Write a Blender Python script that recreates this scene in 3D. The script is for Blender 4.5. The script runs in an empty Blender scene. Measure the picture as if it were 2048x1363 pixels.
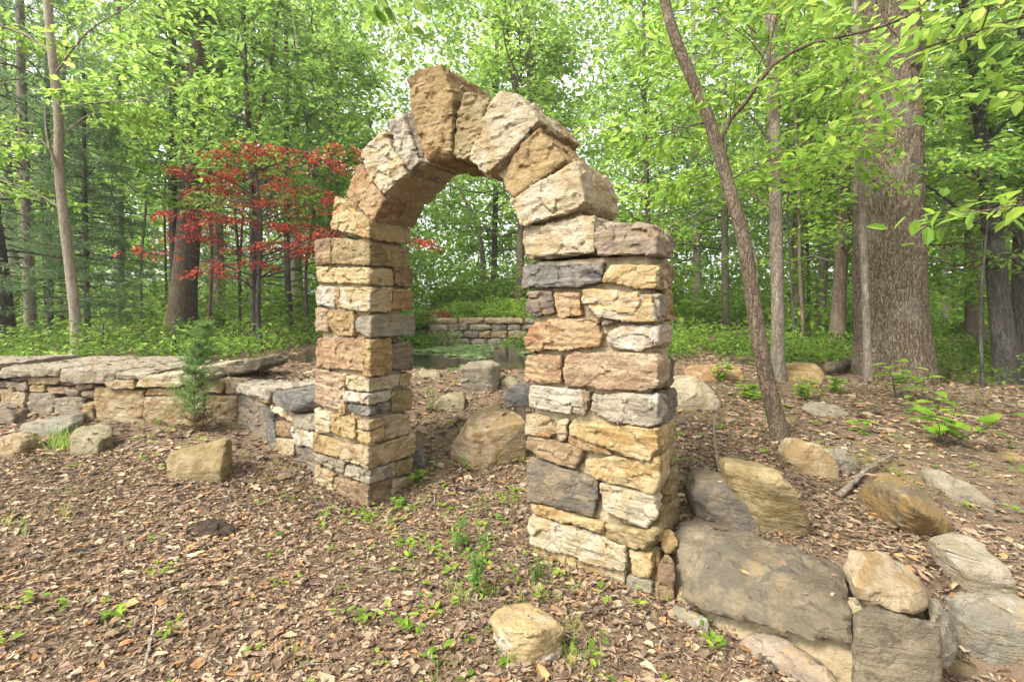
import bpy, bmesh, math, random
import numpy as np
from mathutils import Vector

# ------------------------------------------------------------------ camera, sky, sun, exposure
SC = bpy.context.scene
COL = SC.collection
F, CX, CY, EYE = 950.0, 1024.0, 620.0, 1.6          # focal length and principal point in photo pixels, eye height
cam = bpy.data.cameras.new('camera')
cam.sensor_width = 36.0
cam.lens = 36.0 * F / 2048.0
cam.shift_y = -(681.5 - CY) / 2048.0
cam.clip_start = 0.05
cam.clip_end = 600.0
cam_o = bpy.data.objects.new('camera', cam)
COL.objects.link(cam_o)
cam_o.location = (0, 0, EYE)
cam_o.rotation_euler = (math.radians(90), 0, 0)
SC.camera = cam_o

HAZE = .0012
SUN_DIR = Vector((-0.75, -0.50, 1.0)).normalized()    # towards the sun
w = bpy.data.worlds.new('World')
SC.world = w
w.use_nodes = True
nt = w.node_tree
nt.nodes.clear()
sky = nt.nodes.new('ShaderNodeTexSky')
sky.sky_type = 'NISHITA'
sky.sun_disc = False
sky.sun_elevation = math.asin(SUN_DIR.z)
sky.sun_rotation = math.atan2(SUN_DIR.x, SUN_DIR.y)
sky.air_density = 1.0
sky.dust_density = 3.0
hs = nt.nodes.new('ShaderNodeHueSaturation')
hs.inputs['Saturation'].default_value = 0.05            # white overcast
bg = nt.nodes.new('ShaderNodeBackground')
bg.inputs['Strength'].default_value = 0.15
wo = nt.nodes.new('ShaderNodeOutputWorld')
nt.links.new(sky.outputs[0], hs.inputs['Color'])
nt.links.new(hs.outputs[0], bg.inputs['Color'])
nt.links.new(bg.outputs[0], wo.inputs['Surface'])

sun = bpy.data.lights.new('sun', 'SUN')
sun.energy = 2.1
sun.angle = math.radians(15)
sun.color = (1.0, 0.95, 0.87)
sun_o = bpy.data.objects.new('sun', sun)
COL.objects.link(sun_o)
sun_o.rotation_euler = SUN_DIR.to_track_quat('Z', 'Y').to_euler()

SC.view_settings.view_transform = 'Standard'
SC.view_settings.look = 'None'
SC.view_settings.gamma = 1.0
SC.view_settings.use_curve_mapping = False
SC.view_settings.exposure = 1.75
SC.render.engine = 'CYCLES'
SC.cycles.max_bounces = 9
SC.cycles.diffuse_bounces = 6
SC.cycles.glossy_bounces = 2
SC.cycles.transmission_bounces = 6
SC.cycles.transparent_max_bounces = 4
SC.cycles.use_denoising = True

# ------------------------------------------------------------------ helpers: noise, projection, meshes
def _hash(ix, iy, iz, seed):
    h = (ix.astype(np.int64) * 374761393 + iy.astype(np.int64) * 668265263
         + iz.astype(np.int64) * 2147483647 + seed * 974711) & 0xffffffff
    h = ((h ^ (h >> 13)) * 1274126177) & 0xffffffff
    h = ((h ^ (h >> 16)) * 2246822519) & 0xffffffff
    return ((h ^ (h >> 15)) & 0xffff) / 65535.0

def vnoise(p, seed=0):
    i = np.floor(p).astype(np.int64)
    f = p - i
    u = f * f * (3 - 2 * f)
    r = 0
    for a in (0, 1):
        for b in (0, 1):
            for c in (0, 1):
                wgt = (u[:, 0] if a else 1 - u[:, 0]) * (u[:, 1] if b else 1 - u[:, 1]) * (u[:, 2] if c else 1 - u[:, 2])
                r = r + wgt * _hash(i[:, 0] + a, i[:, 1] + b, i[:, 2] + c, seed)
    return r * 2 - 1

def fbm(p, seed=0, octv=3):
    r, a, s = 0, 0.55, 1.0
    for k in range(octv):
        r = r + a * vnoise(p * s + 17.3 * k, seed + k)
        a *= 0.5
        s *= 2.03
    return r

def V3(*a):
    return np.array(a, float)

def ray(px, py):
    return V3((px - CX) / F, 1.0, (CY - py) / F)

EYEP = V3(0, 0, EYE)
def at(px, py, Y):
    return EYEP + ray(px, py) * Y

def on_plane(px, py, P, n):
    d = ray(px, py)
    return EYEP + d * (np.dot(P - EYEP, n) / np.dot(d, n))

def new_obj(name, data, parent=None, loc=None):
    o = bpy.data.objects.new(name, data)
    COL.objects.link(o)
    if loc is not None:
        o.location = loc
    if parent is not None:
        o.parent = parent
    return o

def tag(o, label=None, cat=None, group=None, kind=None):
    if label: o['label'] = label
    if cat: o['category'] = cat
    if group: o['group'] = group
    if kind: o['kind'] = kind
    return o

def empty(name, loc, label=None, cat=None, group=None):
    o = new_obj(name, None, loc=tuple(loc))
    o.empty_display_size = 0.2
    return tag(o, label, cat, group)

def np_mesh(name, verts, faces, mat=None, colors=None, smooth=False):
    """verts (n,3), faces (m,k) all of the same k."""
    me = bpy.data.meshes.new(name)
    verts = np.asarray(verts, np.float32)
    faces = np.asarray(faces, np.int32)
    m, k = faces.shape
    me.vertices.add(len(verts))
    me.vertices.foreach_set('co', verts.ravel())
    me.loops.add(m * k)
    me.loops.foreach_set('vertex_index', faces.ravel())
    me.polygons.add(m)
    me.polygons.foreach_set('loop_start', np.arange(0, m * k, k, dtype=np.int32))
    me.polygons.foreach_set('use_smooth', np.full(m, smooth, bool))
    if colors is not None:
        at_ = me.color_attributes.new('Col', 'FLOAT_COLOR', 'POINT')
        c = np.ones((len(verts), 4), np.float32)
        c[:, :3] = colors
        at_.data.foreach_set('color', c.ravel())
    if mat: me.materials.append(mat)
    me.update(calc_edges=True)
    return me

def child(o, parent):
    """parent o to an Empty/mesh that only has a location; keeps world placement"""
    o.parent = parent
    pl = Vector((0, 0, 0))
    p = parent
    while p is not None:
        pl += p.location
        p = p.parent
    o.location = o.location - pl
    return o

# ------------------------------------------------------------------ materials
def mat_new(name):
    m = bpy.data.materials.new(name)
    m.use_nodes = True
    n = m.node_tree
    n.nodes.clear()
    out = n.nodes.new('ShaderNodeOutputMaterial')
    return m, n, out

def N(n, typ, **kw):
    x = n.nodes.new(typ)
    for k, v in kw.items():
        if k in x.inputs: x.inputs[k].default_value = v
        else: setattr(x, k, v)
    return x

def mixc(n, fac, a, b, blend='MIX'):
    x = n.nodes.new('ShaderNodeMix')
    x.data_type = 'RGBA'
    x.blend_type = blend
    for sock, val in ((x.inputs[0], fac), (x.inputs[6], a), (x.inputs[7], b)):
        if isinstance(val, (int, float)): sock.default_value = val
        elif isinstance(val, tuple): sock.default_value = (*val, 1) if len(val) == 3 else val
        else: n.links.new(val, sock)
    return x.outputs[2]

def ramp(n, src, lo, hi, a=0.0, b=1.0):
    x = n.nodes.new('ShaderNodeMapRange')
    x.interpolation_type = 'SMOOTHSTEP'
    n.links.new(src, x.inputs[0])
    x.inputs[1].default_value, x.inputs[2].default_value = lo, hi
    x.inputs[3].default_value, x.inputs[4].default_value = a, b
    return x.outputs[0]

def obj_coords(n, random_shift=True, scale=(1, 1, 1)):
    tc = N(n, 'ShaderNodeTexCoord')
    vec = tc.outputs['Object']
    if random_shift:
        oi = N(n, 'ShaderNodeObjectInfo')
        mul = N(n, 'ShaderNodeVectorMath', operation='SCALE')
        cmb = N(n, 'ShaderNodeCombineXYZ')
        for i in range(3): n.links.new(oi.outputs['Random'], cmb.inputs[i])
        n.links.new(cmb.outputs[0], mul.inputs[0])
        mul.inputs['Scale'].default_value = 57.0
        add = N(n, 'ShaderNodeVectorMath', operation='ADD')
        n.links.new(vec, add.inputs[0])
        n.links.new(mul.outputs[0], add.inputs[1])
        vec = add.outputs[0]
    if scale != (1, 1, 1):
        mp = N(n, 'ShaderNodeMapping')
        mp.inputs['Scale'].default_value = scale
        n.links.new(vec, mp.inputs[0])
        vec = mp.outputs[0]
    return vec

def noise(n, vec, scale, detail=4, rough=0.55, dist=0.0):
    x = N(n, 'ShaderNodeTexNoise')
    x.inputs['Scale'].default_value = scale
    x.inputs['Detail'].default_value = detail
    x.inputs['Roughness'].default_value = rough
    x.inputs['Distortion'].default_value = dist
    n.links.new(vec, x.inputs['Vector'])
    return x.outputs['Fac']

STONE = {}
STONE_K, STONE_G = .555, 1.05
STAIN = dict(tan=.26, yellow=.3, ochre=.4, cream=.15, orange=.4, rust=.4, pink=.2, brown=.3, olive=.15, tanwhite=.35, slab=.25)
PAL = {   # base, second, stain
 'tan': ((.49,.37,.21), (.57,.46,.30), (.40,.25,.10)),
 'cream': ((.59,.49,.31), (.66,.575,.42), (.52,.38,.18)),
 'yellow': ((.56,.42,.20), (.62,.49,.27), (.46,.28,.10)),
 'ochre': ((.42,.29,.13), (.51,.38,.19), (.31,.19,.085)),
 'olive':  ((.38,.29,.14), (.46,.37,.20), (.28,.20,.08)),
 'orange': ((.46,.29,.14), (.54,.39,.22), (.37,.19,.09)),
 'rust': ((.41,.25,.14), (.52,.36,.20), (.54,.41,.23)),
 'pink': ((.47,.33,.21), (.55,.43,.28), (.41,.26,.15)),
 'brown': ((.32,.215,.125), (.43,.31,.18), (.23,.15,.095)),
 'purple': ((.36,.285,.21), (.46,.37,.27), (.48,.36,.21)),
 'plum': ((.20,.16,.125), (.30,.25,.19), (.36,.28,.17)),
 'grey': ((.36,.31,.22), (.45,.39,.28), (.28,.24,.17)),
 'bluegrey': ((.31,.285,.22), (.40,.365,.28), (.42,.33,.20)),
 'dark': ((.15,.14,.125), (.25,.23,.195), (.36,.31,.24)),
 'white': ((.60,.53,.41), (.67,.61,.50), (.50,.38,.23)),
 'whitegrey': ((.50,.43,.31), (.60,.53,.41), (.24,.20,.15)),
 'brownblue': ((.28,.22,.15), (.36,.29,.19), (.155,.145,.125)),
 'slab': ((.225,.185,.122), (.295,.242,.16), (.17,.148,.112)),
 'moss': ((.38,.32,.19), (.46,.39,.25), (.27,.25,.11)),
 'tanwhite': ((.54,.40,.20), (.60,.46,.24), (.70,.64,.56)),
 'capstone': ((.42,.36,.26), (.51,.44,.33), (.36,.29,.18)),
 'rotten': ((.075,.048,.03), (.12,.08,.05), (.045,.03,.02)),
 'gold': ((.42,.28,.11), (.37,.27,.14), (.20,.17,.12)),
}
def stone_mat(key):
    if key in STONE: return STONE[key]
    a, b, c = (tuple(STONE_K * v ** STONE_G for v in t) for t in PAL[key])
    m, n, out = mat_new('stone_' + key)
    v = obj_coords(n)
    n1 = noise(n, v, 3.2, 5, .6, .6)
    n2 = noise(n, v, 9.0, 6, .65, .3)
    n3 = noise(n, v, 4.5, 4, .6, 1.2)
    n4 = noise(n, v, 60.0, 4, .7)
    sv = obj_coords(n, True, (2.0, 2.0, 14.0))
    n5 = noise(n, sv, 2.2, 4, .6, .8)
    col = mixc(n, ramp(n, n1, .42, .58), a, b)
    col = mixc(n, ramp(n, n3, .50, .58, 0, .8), col, c)
    col = mixc(n, ramp(n, noise(n, v, 2.1, 5, .65, 1.5), .55, .66, 0, STAIN.get(key, .12)), col, (.26, .15, .058))
    col = mixc(n, ramp(n, n5, .42, .62, 0, .45), col, tuple(x * .66 for x in a))
    col = mixc(n, ramp(n, n2, .55, .72, 0, .75), col, tuple(x * .5 for x in a))
    col = mixc(n, ramp(n, n2, .44, .28, 0, .7), col, tuple(min(.75, x * 1.22 + .03) for x in b))
    col = mixc(n, ramp(n, n4, .52, .68, 0, .5), col, tuple(x * .5 for x in a))
    # fine dark cracks
    vo = N(n, 'ShaderNodeTexVoronoi', feature='DISTANCE_TO_EDGE')
    vo.inputs['Scale'].default_value = 5.5
    dv = N(n, 'ShaderNodeVectorMath', operation='ADD')
    nv = N(n, 'ShaderNodeTexNoise'); nv.inputs['Scale'].default_value = 6.0; nv.inputs['Detail'].default_value = 4
    n.links.new(v, nv.inputs['Vector'])
    sc = N(n, 'ShaderNodeVectorMath', operation='SCALE'); sc.inputs['Scale'].default_value = .35
    n.links.new(nv.outputs['Color'], sc.inputs[0])
    n.links.new(v, dv.inputs[0]); n.links.new(sc.outputs[0], dv.inputs[1])
    n.links.new(dv.outputs[0], vo.inputs['Vector'])
    crack = ramp(n, vo.outputs['Distance'], .0, .014, 1, 0)
    mask = N(n, 'ShaderNodeMath', operation='MULTIPLY')
    n.links.new(crack, mask.inputs[0]); n.links.new(ramp(n, noise(n, v, 3.3, 3), .58, .66), mask.inputs[1])
    col = mixc(n, ramp(n, mask.outputs[0], 0, 1, 0, .15), col, tuple(x * .45 for x in a))
    p = N(n, 'ShaderNodeBsdfPrincipled')
    n.links.new(col, p.inputs['Base Color'])
    p.inputs['Roughness'].default_value = .88
    p.inputs['Specular IOR Level'].default_value = .25
    hsum = N(n, 'ShaderNodeMath', operation='MULTIPLY_ADD'); hsum.inputs[1].default_value = .30
    n.links.new(n4, hsum.inputs[0]); n.links.new(n2, hsum.inputs[2])
    h2 = N(n, 'ShaderNodeMath', operation='MULTIPLY_ADD'); h2.inputs[1].default_value = .45
    n.links.new(n5, h2.inputs[0]); n.links.new(hsum.outputs[0], h2.inputs[2])
    h3 = N(n, 'ShaderNodeMath', operation='MULTIPLY_ADD'); h3.inputs[1].default_value = -.12
    n.links.new(mask.outputs[0], h3.inputs[0]); n.links.new(h2.outputs[0], h3.inputs[2])
    b_ = N(n, 'ShaderNodeBump'); b_.inputs['Strength'].default_value = 1.0; b_.inputs['Distance'].default_value = .026
    n.links.new(h3.outputs[0], b_.inputs['Height'])
    n.links.new(b_.outputs[0], p.inputs['Normal'])
    n.links.new(p.outputs[0], out.inputs[0])
    STONE[key] = m
    return m

def simple_rough(name, c1, c2, scale, bump=.01, c3=None, rough=.92, scl=(1, 1, 1)):
    m, n, out = mat_new(name)
    v = obj_coords(n, False, scl)
    a = noise(n, v, scale, 6, .65)
    b = noise(n, v, scale * 9, 4, .65)
    col = mixc(n, ramp(n, a, .35, .65), c1, c2)
    if c3: col = mixc(n, ramp(n, noise(n, v, scale * .37, 3), .52, .7), col, c3)
    col = mixc(n, ramp(n, b, .5, .75, 0, .5), col, tuple(x * .5 for x in c1))
    p = N(n, 'ShaderNodeBsdfPrincipled'); p.inputs['Roughness'].default_value = rough
    p.inputs['Specular IOR Level'].default_value = .2
    n.links.new(col, p.inputs['Base Color'])
    ad = N(n, 'ShaderNodeMath', operation='ADD'); n.links.new(a, ad.inputs[0]); n.links.new(b, ad.inputs[1])
    bm_ = N(n, 'ShaderNodeBump'); bm_.inputs['Strength'].default_value = .7; bm_.inputs['Distance'].default_value = bump
    n.links.new(ad.outputs[0], bm_.inputs['Height']); n.links.new(bm_.outputs[0], p.inputs['Normal'])
    n.links.new(p.outputs[0], out.inputs[0])
    return m

M = {}
M['mortar'] = simple_rough('mortar', (.27,.215,.125), (.34,.285,.18), 6, .02, (.22,.16,.08))
M['soil'] = simple_rough('soil', (.105,.072,.045), (.165,.115,.073), 5, .02, (.15,.118,.05))

def bark_mat(name, dark, light, scale=10, stretch=.16, bump=.03, lichen=None, fisc=.35):
    m, n, out = mat_new(name)
    v = obj_coords(n, True, (1, 1, stretch))
    a = noise(n, v, scale, 6, .65, .4)
    vo = N(n, 'ShaderNodeTexVoronoi', feature='DISTANCE_TO_EDGE'); vo.inputs['Scale'].default_value = scale * 1.4
    dv = N(n, 'ShaderNodeVectorMath', operation='ADD')
    nv = N(n, 'ShaderNodeTexNoise'); nv.inputs['Scale'].default_value = scale * .8; nv.inputs['Detail'].default_value = 3
    sc = N(n, 'ShaderNodeVectorMath', operation='SCALE'); sc.inputs['Scale'].default_value = 3.0 / scale
    n.links.new(v, nv.inputs['Vector']); n.links.new(nv.outputs['Color'], sc.inputs[0])
    n.links.new(v, dv.inputs[0]); n.links.new(sc.outputs[0], dv.inputs[1]); n.links.new(dv.outputs[0], vo.inputs['Vector'])
    fis = ramp(n, vo.outputs['Distance'], .0, .16)
    col = mixc(n, ramp(n, a, .3, .7), dark, light)
    col = mixc(n, ramp(n, fis, 0, 1, fisc, 0), col, tuple(x * .4 for x in dark))
    v2 = obj_coords(n, True)
    col = mixc(n, ramp(n, noise(n, v2, 1.7, 4, .6), .5, .7, 0, .6), col, lichen or tuple(x * 1.25 for x in light))
    p = N(n, 'ShaderNodeBsdfPrincipled'); p.inputs['Roughness'].default_value = .92
    p.inputs['Specular IOR Level'].default_value = .2
    n.links.new(col, p.inputs['Base Color'])
    ad = N(n, 'ShaderNodeMath', operation='MULTIPLY_ADD'); ad.inputs[1].default_value = 1.6
    n.links.new(a, ad.inputs[0]); n.links.new(fis, ad.inputs[2])
    b_ = N(n, 'ShaderNodeBump'); b_.inputs['Strength'].default_value = .9; b_.inputs['Distance'].default_value = bump
    n.links.new(ad.outputs[0], b_.inputs['Height']); n.links.new(b_.outputs[0], p.inputs['Normal'])
    n.links.new(p.outputs[0], out.inputs[0])
    return m
M['bark_oak'] = bark_mat('bark_oak', (.13,.098,.062), (.26,.205,.135), 30, .20, .03, (.26,.225,.17), .75)
M['bark_grey'] = bark_mat('bark_grey', (.14,.115,.085), (.25,.21,.16), 22, .25, .012)
M['bark_brown'] = bark_mat('bark_brown', (.095,.07,.045), (.18,.138,.092), 26, .3, .010, (.20,.175,.115), .5)
M['bark_dark'] = bark_mat('bark_dark', (.045,.038,.032), (.11,.095,.078), 20, .25, .015, (.16,.15,.13))
M['bark_pale'] = bark_mat('bark_pale', (.22,.18,.13), (.34,.29,.22), 26, .3, .006)
M['deadwood'] = bark_mat('deadwood', (.16,.125,.09), (.30,.25,.19), 30, .3, .006)

def leaf_mat(name, trans=.5, gloss=.15):
    m, n, out = mat_new(name)
    at_ = N(n, 'ShaderNodeVertexColor', layer_name='Col')
    d = N(n, 'ShaderNodeBsdfPrincipled'); d.inputs['Roughness'].default_value = .55
    d.inputs['Specular IOR Level'].default_value = gloss
    n.links.new(at_.outputs[0], d.inputs['Base Color'])
    t = N(n, 'ShaderNodeBsdfTranslucent')
    g = N(n, 'ShaderNodeGamma'); g.inputs['Gamma'].default_value = .75
    n.links.new(at_.outputs[0], g.inputs[0]); n.links.new(g.outputs[0], t.inputs[0])
    mx = N(n, 'ShaderNodeMixShader'); mx.inputs[0].default_value = trans
    n.links.new(d.outputs[0], mx.inputs[1]); n.links.new(t.outputs[0], mx.inputs[2])
    n.links.new(mx.outputs[0], out.inputs[0])
    return m
M['leaf'] = leaf_mat('green_leaf', .62)
M['needle'] = leaf_mat('needle', .45, .1)
M['redleaf'] = leaf_mat('red_leaf', .55)
M['litter'] = leaf_mat('dead_leaf', .12, .1)

# ------------------------------------------------------------------ terrain
def tps(pts):
    P = np.array([(a, b) for a, b, c in pts]); z = np.array([c for a, b, c in pts])
    def phi(r2): return np.where(r2 > 1e-9, .5 * r2 * np.log(np.maximum(r2, 1e-9)), 0)
    n_ = len(P)
    r2 = ((P[:, None] - P[None]) ** 2).sum(-1)
    A = np.zeros((n_ + 3, n_ + 3))
    A[:n_, :n_] = phi(r2) + .15 * np.eye(n_)
    Q = np.c_[np.ones(n_), P]
    A[:n_, n_:] = Q; A[n_:, :n_] = Q.T
    sol = np.linalg.solve(A, np.r_[z, 0, 0, 0])
    def f(x, y):
        x = np.asarray(x, float); y = np.asarray(y, float)
        sh = x.shape
        X = np.c_[x.ravel(), y.ravel()]
        r2_ = ((X[:, None] - P[None]) ** 2).sum(-1)
        return (phi(r2_) @ sol[:n_] + np.c_[np.ones(len(X)), X] @ sol[n_:]).reshape(sh)
    return f
hf = tps([(0,1.5,0),(-2,2,-.05),(-1.22,4.03,-.1),(-1.84,4.46,-.03),(-3.06,5.3,.22),(-4.6,5.4,.24),(-6.2,5.6,.25),
          (-4,3.5,.06),(-6,3,.1),(.77,2.65,0),(1.2,2.2,0),(1.7,1.7,0),(0,-3,0),(-5,-3,0),(5,-3,0),(2.5,.5,0),(-9,5,.25),
          (0,3,0),(-.5,3.6,-.03),(-9,0,0),(9,0,0),(-14,3,.1),(14,0,0),(-2.4,3.4,-.02)])
hb = tps([(-1.2,4.1,-.1),(-.5,3.7,-.03),(.1,3.2,0),(-.7,4.6,.06),(.05,4.6,.08),(.9,3.6,.22),(.5,4.2,.16),(1.9,4.8,.44),
          (1.42,3.6,.34),(1.2,2.9,.3),(1.6,2.5,.32),(2.4,2.2,.3),(2.6,3.2,.3),(2.4,4.3,.42),(3.2,1.6,.25),(4,3.5,.3),
          (6.4,8,.46),(4.5,6,.5),(8,7.5,.25),(3,7,.6),(1.5,6.5,.62),(0,5.9,.57),(-.9,6,.55),(0,7.2,.70),(-1.2,7.1,.70),(1.5,8,.74),
          (-2.1,5.2,.62),(-3,6,.78),(-2,6.4,.7),(-4,7,.78),(-6,7,.78),(-9,7,.75),(2.2,10.5,.8),(-4.6,10,.8),(0,14.6,1.35),(-2.5,14.6,1.2),(1.5,14.6,1.3),
          (0,17,1.75),(-6,14,.9),(6,14,.8),(12,14,.6),(-12,12,.75),(0,25,1.9),(15,25,1.),(-15,25,1.),(12,4,.2),(14,8,.2),(-14,7,.7)])
WX = np.array([-40,-6.2,-3.06,-1.84,-1.2,.09,.80,1.6,2.4,40.])
WY = np.array([6.4,5.8,5.5,4.68,4.25,3.3,2.8,2.3,1.75,1.6])
def height(x, y):
    x = np.asarray(x, float); y = np.asarray(y, float)
    xc = np.clip(x, -16, 16); yc = np.clip(y, -4, 27)
    s = np.clip((y - np.interp(x, WX, WY)) / .32, 0, 1)
    s = s * s * (3 - 2 * s)
    z = hf(xc, yc) * (1 - s) + hb(xc, yc) * s
    p = np.stack([x.ravel() * .9, y.ravel() * .9, np.zeros(x.size)], 1)
    z = z + (.025 * fbm(p, 5, 3)).reshape(x.shape)
    # pond basin
    e = np.abs((x + 1.2) / 2.75) ** 5 + np.abs((y - 10.6) / 3.35) ** 5
    z = np.where(e < 1.0, np.minimum(z, .70 - .5 * np.clip(1.0 - e, 0, 1)), z)
    return z
def hz(x, y):
    return float(height(np.array([x]), np.array([y]))[0])
def ground_hit(px, py, h=0.0):
    d = ray(px, py)
    ys = np.linspace(1.0, 40, 4000)
    zz = EYE + d[2] * ys
    g = height(d[0] * ys, ys) + h
    k = np.argmax(zz <= g)
    if zz[k] > g[k]: k = len(ys) - 1
    return V3(d[0] * ys[k], ys[k], g[k])

def axis_steps(lo, hi, c0, c1, fine, grow=1.14):
    a = list(np.arange(c0, c1, fine))
    s, v = fine, c1
    up = []
    while v < hi: up.append(v); s *= grow; v += s
    up.append(hi)
    s, v = fine, c0
    dn = []
    while v > lo: s *= grow; v -= s; dn.append(max(v, lo))
    return np.array(sorted(set(dn)) + a + up)
gx = axis_steps(-160, 160, -7, 7, .09)
gy = axis_steps(-40, 220, .6, 10, .09)
GX, GY = np.meshgrid(gx, gy)
GZ = height(GX, GY)
nx_, ny_ = len(gx), len(gy)
idx = np.arange(nx_ * ny_).reshape(ny_, nx_)
gf = np.stack([idx[:-1, :-1], idx[:-1, 1:], idx[1:, 1:], idx[1:, :-1]], -1).reshape(-1, 4)
gme = np_mesh('ground', np.stack([GX, GY, GZ], -1).reshape(-1, 3), gf, M['soil'], smooth=True)
tag(new_obj('ground', gme), kind='structure')

# ------------------------------------------------------------------ rough stones
PENDING = []
def hull_bm(pts):
    bm = bmesh.new()
    vs = [bm.verts.new(tuple(p)) for p in pts]
    r = bmesh.ops.convex_hull(bm, input=vs)
    junk = list({e for e in r['geom_interior'] + r['geom_unused'] if isinstance(e, bmesh.types.BMVert)})
    if junk: bmesh.ops.delete(bm, geom=[v for v in junk if v.is_valid], context='VERTS')
    loose = [v for v in bm.verts if not v.link_faces]
    if loose: bmesh.ops.delete(bm, geom=loose, context='VERTS')
    bmesh.ops.dissolve_limit(bm, angle_limit=.02, verts=bm.verts[:], edges=bm.edges[:])
    return bm

def facet(bm, rng, amount, cuts):
    """knock corners and edges off with random planes, as a mason's hammer would"""
    for k in range(cuts):
        d = Vector((rng.gauss(0, 1), rng.gauss(0, 1), rng.gauss(0, 1))).normalized()
        sup = max(v.co.dot(d) for v in bm.verts)
        low = min(v.co.dot(d) for v in bm.verts)
        off = min(amount * rng.uniform(.25, 1.25), .14 * (sup - low))
        co = [v.co.copy() for v in bm.verts]
        keep = [c for c in co if c.dot(d) <= sup - off]
        if len(keep) < 4: continue
        for e in bm.edges:
            p, q = e.verts[0].co, e.verts[1].co
            a, b = p.dot(d) - (sup - off), q.dot(d) - (sup - off)
            if a * b < 0: keep.append(p.lerp(q, a / (a - b)))
        bm.free()
        bm = hull_bm(keep)
    return bm

def cell_facets(p, seed):
    """flat flakes: each irregular cell is tilted its own way, so edges between cells are sharp breaks"""
    i0 = np.floor(p).astype(np.int64)
    best = np.full(len(p), 1e9); d = np.zeros(len(p))
    for a in (-1, 0, 1):
        for b in (-1, 0, 1):
            for c in (-1, 0, 1):
                i = i0 + np.array([a, b, c])
                h = [_hash(i[:, 0], i[:, 1], i[:, 2], seed + k) for k in range(7)]
                f = i + np.stack(h[:3], 1)
                v = p - f
                dd = (v ** 2).sum(1)
                m_ = dd < best
                best = np.where(m_, dd, best)
                g = (np.stack(h[3:6], 1) - .5) * 2
                d = np.where(m_, (v * g).sum(1) + (h[6] - .5) * .7, d)
    return d

def stone(name, pts, mat, parent=None, voxel=.0108, rough=.012, seed=0, chips=.013, freq=6.0, cuts=8, strata=.35):
    rng = random.Random(seed * 7 + 3)
    pts = [Vector(tuple(p)) for p in pts]
    c = sum(pts, Vector()) / len(pts)
    bm = hull_bm([p - c for p in pts])
    if chips:
        bm = facet(bm, rng, chips, cuts)
    me = bpy.data.meshes.new(name)
    bm.to_mesh(me); bm.free()
    me.materials.append(stone_mat(mat))
    o = new_obj(name, me, loc=c)
    if parent is not None: child(o, parent)
    if voxel:
        md = o.modifiers.new('r', 'REMESH'); md.mode = 'VOXEL'; md.voxel_size = voxel
        PENDING.append((o, tuple(c), rough, freq, seed, strata))
    return o

def finish_stones():
    dg = bpy.context.evaluated_depsgraph_get()
    dg.update()
    done = []
    for o, c, rough, freq, seed, strata in PENDING:
        me = bpy.data.meshes.new_from_object(o.evaluated_get(dg))
        done.append((o, me, c, rough, freq, seed, strata))
    for o, me, c, rough, freq, seed, strata in done:
        n_ = len(me.vertices)
        co = np.empty(n_ * 3, np.float32); me.vertices.foreach_get('co', co)
        no = np.empty(n_ * 3, np.float32); me.vertices.foreach_get('normal', no)
        co = co.reshape(-1, 3).astype(float); no = no.reshape(-1, 3)
        q = co + np.array([seed * 3.17, seed * 1.31, seed * 2.3])
        qs = q * np.array([1, 1, 1.5])
        d = fbm(qs * freq, seed, 3) - .9 * np.abs(fbm(qs * freq * 1.7 + 9, seed + 3, 3)) + .25
        # stepped, split-face relief
        t = fbm(qs * freq * .55 + 31, seed + 5, 2) * 3.0
        d = d + .55 * (np.floor(t) + np.clip((t - np.floor(t)) * 5, 0, 1) - t)
        wq_ = q + .03 * np.stack([fbm(q * 9, 1, 2), fbm(q * 9 + 5, 2, 2), fbm(q * 9 + 11, 3, 2)], 1)
        d = .35 * d + 1.05 * cell_facets(wq_ * np.array([9, 9, 14.]) * (freq / 6), seed) + .35 * cell_facets(wq_ * np.array([24, 24, 38.]), seed + 50)
        if strata:
            d = d + strata * vnoise(np.stack([q[:, 0] * 1.5, q[:, 1] * 1.5, q[:, 2] * 55 + 3.0 * fbm(q * 4, seed, 2)], 1), seed + 9)
        d = d + .22 * fbm(q * freq * 6, seed + 21, 2)
        co = co + no * (d * rough)[:, None]
        me.vertices.foreach_set('co', co.astype(np.float32).ravel())
        me.polygons.foreach_set('use_smooth', np.ones(len(me.polygons), bool))
        if not me.materials: me.materials.append(o.data.materials[0])
        old = o.data
        o.modifiers.clear()
        o.data = me
        me.name = old.name
        bpy.data.meshes.remove(old)
        me.update()
        me.set_sharp_from_angle(angle=math.radians(28))
    PENDING.clear()

# ------------------------------------------------------------------ the arch: planes
D1 = V3(.823, -.569, 0); D1 /= np.linalg.norm(D1)        # along the front, towards the near pier
D2 = V3(-D1[1], D1[0], 0)                                 # through the wall, away from the camera
P0 = V3((1312 - CX) / F * 2.65, 2.65, 0)                  # near corner of the near pier
THK = .45
def front(px, py, off=0.0): return on_plane(px, py, P0 + D2 * off, D2)
CL = front(738, 900)                                      # near corner of the far pier
def side_plane(px, py, C): return on_plane(px, py, C, D1)

arch = empty('stone_arch', (-.5, 3.6, -.05), 'freestanding rough stone arch on two mortared piers at the wood edge', 'arch')

def prism(poly, depth, proud=0.0, dvec=D2):
    a = [p - dvec * proud for p in poly]
    return a + [p + dvec * depth for p in poly]

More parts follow.
